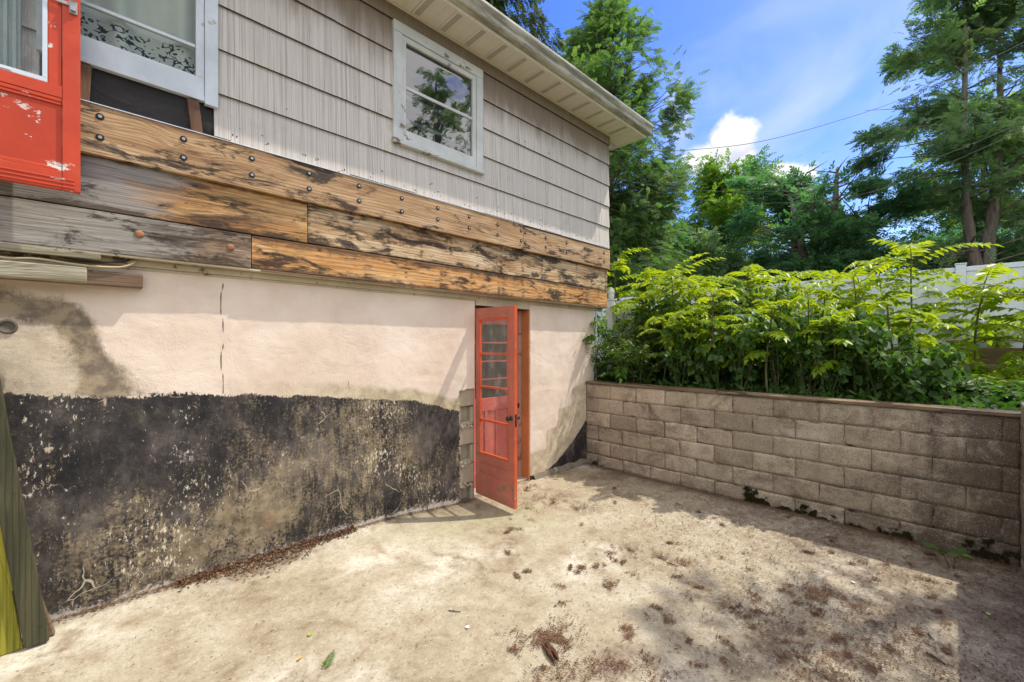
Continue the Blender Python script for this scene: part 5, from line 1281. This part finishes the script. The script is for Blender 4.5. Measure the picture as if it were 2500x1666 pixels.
for i, (px, t, H, rd, lab) in enumerate([(1450, 6.65, 1.0, .55, 'small-leaved shrub pressed against the stucco corner'), (1530, 6.8, 1.10, .46, 'dense small-leaved shrub in front of the picket fence'), (1600, 6.6, 1.25, .45, 'tall small-leaved shrub right of the picket fence'), (1500, 7.9, 1.75, .5, 'light green bush rising behind the picket post'), (1590, 8.3, 1.8, .6, 'bushy light green shrub behind the small-leaved ones'), (1700, 8.2, 1.5, .6, 'shrub glimpsed between the saplings left of the middle'), (1860, 8.0, 1.35, .6, 'shrub standing before the far end of the vinyl fence'), (1655, 6.2, 1.0, .4, 'low small-leaved shrub leaning over the left part of the cap'), (1560, 6.15, .8, .38, 'lowest small-leaved shrub just above the left end of the cap')]):
    b_ = at(px, 800, t); leafy('shrub', (b_.x, b_.y, GZ-.01), H, rd, 26, 75, .045 if i < 3 else .06, OVAL, m_shrub if i < 3 or i > 6 else m_decid, lab, 'shrub', 'shrubs between the block wall and the fences', 60+i, hang=.2, lo=.05)
for i in range(16):
    px = 1560+i*30+rr.uniform(-12, 12); t = XR/(CA+(px-CX)/F_PX*SA)+rr.uniform(1.1, 2.2); b_ = at(px, 800, t)
    leafy('tall_weed', (b_.x, b_.y, GZ-.01), rr.uniform(1.5, 1.95)*(1 if px < 1950 else .8), .38, 12, 62, .075, HEART if i % 2 else OVAL, m_shrub if i % 3 else m_weed, 'tall sunlit leafy weed filling the bed between the wall and the vinyl fence', 'weed', 'tall weeds in front of the vinyl fence', 120+i, hang=.4, lo=.1)
for i, (px, t, H) in enumerate([(2280, 5.0, .42), (2345, 5.4, .5), (2400, 4.3, .34), (2460, 4.7, .4), (2495, 4.0, .3), (2230, 5.6, .5), (2180, 5.0, .42), (2540, 4.9, .5)]):
    b_ = at(px, 800, t); leafy('ground_weed', (b_.x, b_.y, GZ-.01), H, .28, 12, 30, .07, OVAL, m_ail if i % 2 else m_weed, 'low bright green weed at the right end of the bed behind the cap', 'weed', 'low weeds at the right end of the bed', 80+i, hang=.2)
# thin ground cover over the soil of the bed
rs_ = np.random.RandomState(5); n = 9000
pos = np.stack([5.42+rs_.rand(n)**1.3*4.8, -1.5+rs_.rand(n)*7.5, GZ+.01+.10*rs_.rand(n)**2], -1); dirs = rs_.randn(n, 3); dirs[:, 2] = abs(dirs[:, 2])*.6
V, F_, vv = scatter(OVAL[0], OVAL[1], pos, dirs, rs_.rand(n)*6, .05+.06*rs_.rand(n), rs_.rand(n)*.6)
tag(link('ground_cover', np_mesh('ground_cover', V, F_, {'v': vv}), m_weed), 'low leafy ground cover over the raised bed', 'ground cover', kind='stuff')
# small weed at the foot of the wall
tw = CAMZ/((1375-HOR)/F_PX); wp = at(2325, 1388, CAMZ/((1388-HOR)/F_PX))
leafy('seedling', (wp.x, wp.y, 0), .17, .06, 2, 7, .085, OVAL, m_shrub, 'small green seedling growing at the foot of the block wall', 'seedling', None, 99, .004, hang=.1, lo=.75)
# brown planter box seen at the right edge behind the weeds
pb = empty('planter_box', (8.6, -.35, GZ)); tag(pb, 'brown timber planter box half hidden by weeds at the right edge', 'planter')
x0, x1, y0_, y1_ = 8.1, 9.0, -.9, 1.25
for k in range(3):
    bb = MB(); z = GZ+k*.118
    bb.box(x0, x0+.04, y0_, y1_, z, z+.112); bb.build('planter_board', MS['oldwood'], pb, bevel=.004)
    bb = MB(); bb.box(x0+.041, x1, y1_-.04, y1_, z, z+.112); bb.build('planter_board', MS['oldwood'], pb, bevel=.004)
bb = MB(); bb.box(x0+.041, x1, y0_, y1_-.041, GZ+.2, GZ+.3); bb.build('planter_soil', m_soil, pb)
hb = empty('garden_bench', (9.3, -.35, GZ)); tag(hb, 'weathered wooden bench top at the right edge before the fence', 'bench')
bb = MB(); bb.box(9.1, 9.55, -1.1, .05, 1.78, 1.82); bb.build('bench_top', MS['mosswood'], hb, bevel=.004)
for yy in (-1.05, -.05):
    for xx in (9.13, 9.48): bb = MB(); bb.box(xx, xx+.05, yy, yy+.05, GZ, 1.779); bb.build('leg', MS['oldwood'], hb, bevel=.003)
bb = MB(); bb.box(9.15, 9.17, -1.0, -.05, 1.45, 1.70); bb.build('apron', MS['oldwood'], hb)

# ------------------------------------------------------------------ litter on the patio
m_need = m_leaf('dry_needles', (.075, .035, .018), (.17, .085, .04), (.30, .18, .10), .1, .8, (1, 1, 1))
def litter(n, fn, seed, L=(.008, .022), W=.0016, rise=.003):
    rs = np.random.RandomState(seed); x, y = fn(rs, n); ok = (x < XR-.005) & (y < WY-.012) & (y > -4) & (x > -2); x, y = x[ok], y[ok]; n = len(x)
    z = ground_h(x, y)+.007+rs.rand(n)*rise; a = rs.rand(n)*6.28; l = L[0]+(L[1]-L[0])*rs.rand(n)
    d = np.stack([np.cos(a), np.sin(a), rs.randn(n)*.12], -1)*l[:, None]; s = np.stack([-np.sin(a), np.cos(a), 0*a], -1)*W*(.7+.8*rs.rand(n))[:, None]; p = np.stack([x, y, z], -1)
    mid_ = p+d*.5+s*(rs.randn(n)*1.5)[:, None]; up = np.array([0, 0, .0012])
    V = np.stack([p-s, p+s, mid_+s+up, p+d, mid_-s+up], 1).reshape(-1, 3); b = (np.arange(n)*5)[:, None]
    F_ = np.concatenate([b+np.array([[0, 1, 2, 4]]), b+np.array([[4, 2, 3, 3]])])
    T = np.concatenate([b+np.array([[0, 1, 2]]), b+np.array([[0, 2, 4]]), b+np.array([[4, 2, 3]])])
    v = np.repeat(rs.rand(n), 5); return V, T, v
def gp(px, py): p = at(px, py, CAMZ/((py-HOR)/F_PX)); return p.x, p.y
parts = []
def uni(rs, n):
    x = -1+6.2*rs.rand(n); y = -1+4.8*rs.rand(n); return x, y
parts.append(litter(2600, uni, 1))
def right(rs, n):
    m = n*4; x = -1+6.2*rs.rand(m); y = -2+5.8*rs.rand(m); w_ = np.clip(sstep(x*.72-y*.72, -.4, 2.6)**1.5*1.1, 0, 1)*(.2+1.2*vnoise(np.stack([x, y, x*0], -1), 2.5, 3, 3)); k = rs.rand(m) < w_; return x[k], y[k]
parts.append(litter(6500, right, 2, (.012, .045), .0021))
def wallfoot(rs, n):
    x = XR-abs(rs.randn(n))*.10; y = -.35+4.1*rs.rand(n); return x, y
parts.append(litter(3600, wallfoot, 3, (.008, .03), .0022, .01))
def housefoot(rs, n):
    x = -.2+3.2*rs.rand(n); y = WY-.01-abs(rs.randn(n))*.030; return x, y
parts.append(litter(1800, housefoot, 4, (.008, .022), .0025, .008))
def clumps(rs, n, cl):
    i = rs.randint(len(cl), size=n*3); C = np.array(cl)[i]; m = n*3; a = (i*1.7) % 3.14; p, q = rs.randn(m)*C[:, 2]*1.4, rs.randn(m)*C[:, 2]*.6
    x = C[:, 0]+p*np.cos(a)-q*np.sin(a); y = C[:, 1]+p*np.sin(a)+q*np.cos(a); k = vnoise(np.stack([x, y, x*0], -1), 14, 3, 2)+.10*rs.randn(m) > .52; return x[k][:n], y[k][:n]
cl = []
rc = random.Random(12)
for k in range(150):
    px = rc.uniform(1230, 2350); py = rc.uniform(1190, 1640)
    x, y = gp(px, py)
    if (px < 1500 and py > 1450 and rc.random() < .6): continue
    cl.append((x, y, rc.uniform(.010, .028)))
parts.append(litter(3800, lambda rs, n: clumps(rs, n, cl), 5, (.012, .035), .0026, .008))
big = [(*gp(x, y), s) for x, y, s in ((1330, 1225, .16), (1400, 1232, .14), (1290, 1195, .08), (1520, 1650, .12), (1360, 1590, .12), (1320, 1560, .07), (1930, 1560, .18), (1990, 1610, .18), (2080, 1480, .12), (1985, 1450, .07), (2180, 1560, .2), (2060, 1640, .2))]
parts.append(litter(6000, lambda rs, n: clumps(rs, n, big), 6, (.008, .024), .0022, .008))
off = 0; VV = []; FF = []; vv = []
for V, T, v in parts: VV.append(V); FF.append(T+off); vv.append(v); off += len(V)
tag(link('needle_litter', np_mesh('needle_litter', np.concatenate(VV), np.concatenate(FF), {'v': np.concatenate(vv)}), m_need), 'dry brown needles and leaf bits strewn over the concrete patio', 'litter', kind='stuff')
# drift of dead leaves against the house foot
rs_ = np.random.RandomState(9); n = 2600
x = Xon(430, 3.7)+(Xon(870, 3.7)-Xon(430, 3.7))*np.clip(rs_.rand(n), 0, 1); dd = abs(rs_.randn(n)); wdt = .045+.075*np.exp(-((x-.95)/.30)**2)
y = WY-.012-dd*wdt*.8; pos = np.stack([x, y, ground_h(x, y)+.010+.03*rs_.rand(n)*np.exp(-dd*1.5)], -1); ok = y > 3.2; pos = pos[ok]; n = len(pos); dirs = rs_.randn(n, 3); dirs[:, 2] *= .35
V, F_, vv = scatter(OVAL[0], OVAL[1], pos, dirs, rs_.rand(n)*6, .010+.018*rs_.rand(n), rs_.rand(n))
tag(link('leaf_drift', np_mesh('leaf_drift', V, F_, {'v': vv}), m_need), 'drift of dead leaves along the foot of the black wall', 'leaves', kind='stuff')
# single things lying on the patio
def flat_leaf(px, py, size, rot, col, label, name='fallen_leaf', cat='leaf', tmpl=OVAL, sq=1.):
    x, y = gp(px, py); z = float(ground_h(x, y))+.009; tv = tmpl[0].copy(); tv[:, 1] *= sq
    V, F_, vv = scatter(tv, tmpl[1], np.array([[0., 0, 0]]), np.array([[math.cos(rot), math.sin(rot), .08]]), np.array([.1]), np.array([size]), np.array([.5]))
    o = link(name, np_mesh(name, V, F_, {'v': vv}), m_plain(name+'_tint', col, .6)); o.location = (x, y, z); tag(o, label, cat); return o
flat_leaf(755, 1562, .05, 1.0, (.30, .42, .06), 'small fresh green leaf above the green sprig')
flat_leaf(726, 1620, .035, .4, (.70, .40, .03), 'tiny yellow leaf left of the green sprig')
flat_leaf(2415, 1507, .045, .2, (.40, .55, .15), 'pale green leaf lying among needles at lower right')
flat_leaf(1146, 1537, .030, 2, (.80, .78, .74), 'small white paper scrap in the middle foreground', 'paper_scrap', 'scrap', sq=1.6)
flat_leaf(600, 1362, .07, .3, (.62, .56, .47), 'pale flat chip on the leaf drift by the black wall', 'plaster_chip', 'chip', sq=.9)
flat_leaf(285, 1487, .06, .8, (.60, .50, .38), 'curled cream chip at the foot of the black wall', 'plaster_chip', 'chip', sq=.9)
flat_leaf(2088, 1428, .04, .8, (.65, .64, .60), 'small pale chip among needles left of the lit corner', 'plaster_chip', 'chip', sq=.9)
rs_ = np.random.RandomState(31)
x, y = gp(790, 1645); pts, pos, dirs, sc, tv = pinnate((0, 0, .004), (SA*.1+CA*.9, SA, .02), .13, 9, 0.0, rs_, .006, .032)
dirs[:, 2] = .1; V, F_, vv = scatter(tv, LEAFLET[1], pos, dirs, rs_.randn(len(pos))*.2, sc, np.full(len(pos), .5))
o = link('green_sprig', np_mesh('green_sprig', V, F_, {'v': vv}), m_leaf('sprig_leaf', (.05, .10, .02), (.10, .19, .03), (.2, .3, .05), .2)); o.location = (x, y, float(ground_h(x, y))+.008); tag(o, 'feathery green sprig lying alone on the foreground concrete', 'sprig')
# piece of rotten bark
x, y = gp(1340, 1590); bk = MB(); rk = random.Random(3)
dv = Vector((gp(1358, 1622)[0]-gp(1318, 1555)[0], gp(1358, 1622)[1]-gp(1318, 1555)[1], 0)).normalized(); sdv = Vector((-dv.y, dv.x, 0))
for k in range(26):
    o_ = sdv*rk.uniform(-.022, .022)+dv*rk.uniform(-.05, .03); L = rk.uniform(.05, .10); z = rk.uniform(.004, .022)
    bk.tube([o_+Vector((0, 0, z)), o_+dv*L*.5+Vector((0, 0, z+.008)), o_+dv*L+sdv*rk.uniform(-.008, .008)+Vector((0, 0, z-.002))], [.006, .007, .002], 5)
o = bk.build('bark_piece', m_plain('rotten_bark', (.09, .038, .02), .9, 0, .5, 40, .5), None, True); o.location = (x, y, float(ground_h(x, y))); tag(o, 'rotten red-brown bark piece on the foreground concrete', 'bark')
def twig(pts, r, label):
    P = [Vector((*gp(a, b), .012)) for a, b in pts]; mb = MB(); mb.tube(P, [r, r*1.1, r*.7, r*.4][:len(P)], 6); c = P[1]; 
    mb.tube([P[1], P[1]+Vector((.02, .025, .01))], [r*.6, r*.3], 5)
    tag(mb.build('twig', m_plain('twig_bark', (.07, .045, .03), .9), None, True), label, 'twig')
twig([(2262, 1600), (2285, 1612), (2308, 1628)], .006, 'forked dark twig at lower right')
twig([(2266, 1550), (2272, 1560), (2280, 1568)], .004, 'short dark twig above the forked one at lower right')
twig([(1095, 1495), (1108, 1497), (1125, 1498)], .003, 'thin twig on bare concrete in the middle foreground')
twig([(1627, 1377), (1640, 1381), (1655, 1386)], .004, 'brown twig on the sunlit concrete right of centre')
twig([(0, 1625), (40, 1607), (90, 1590)], .004, 'long orange-brown twig by the timber panel')
print('objects', len(bpy.data.objects), 'faces', sum(len(m.polygons) for m in bpy.data.meshes))
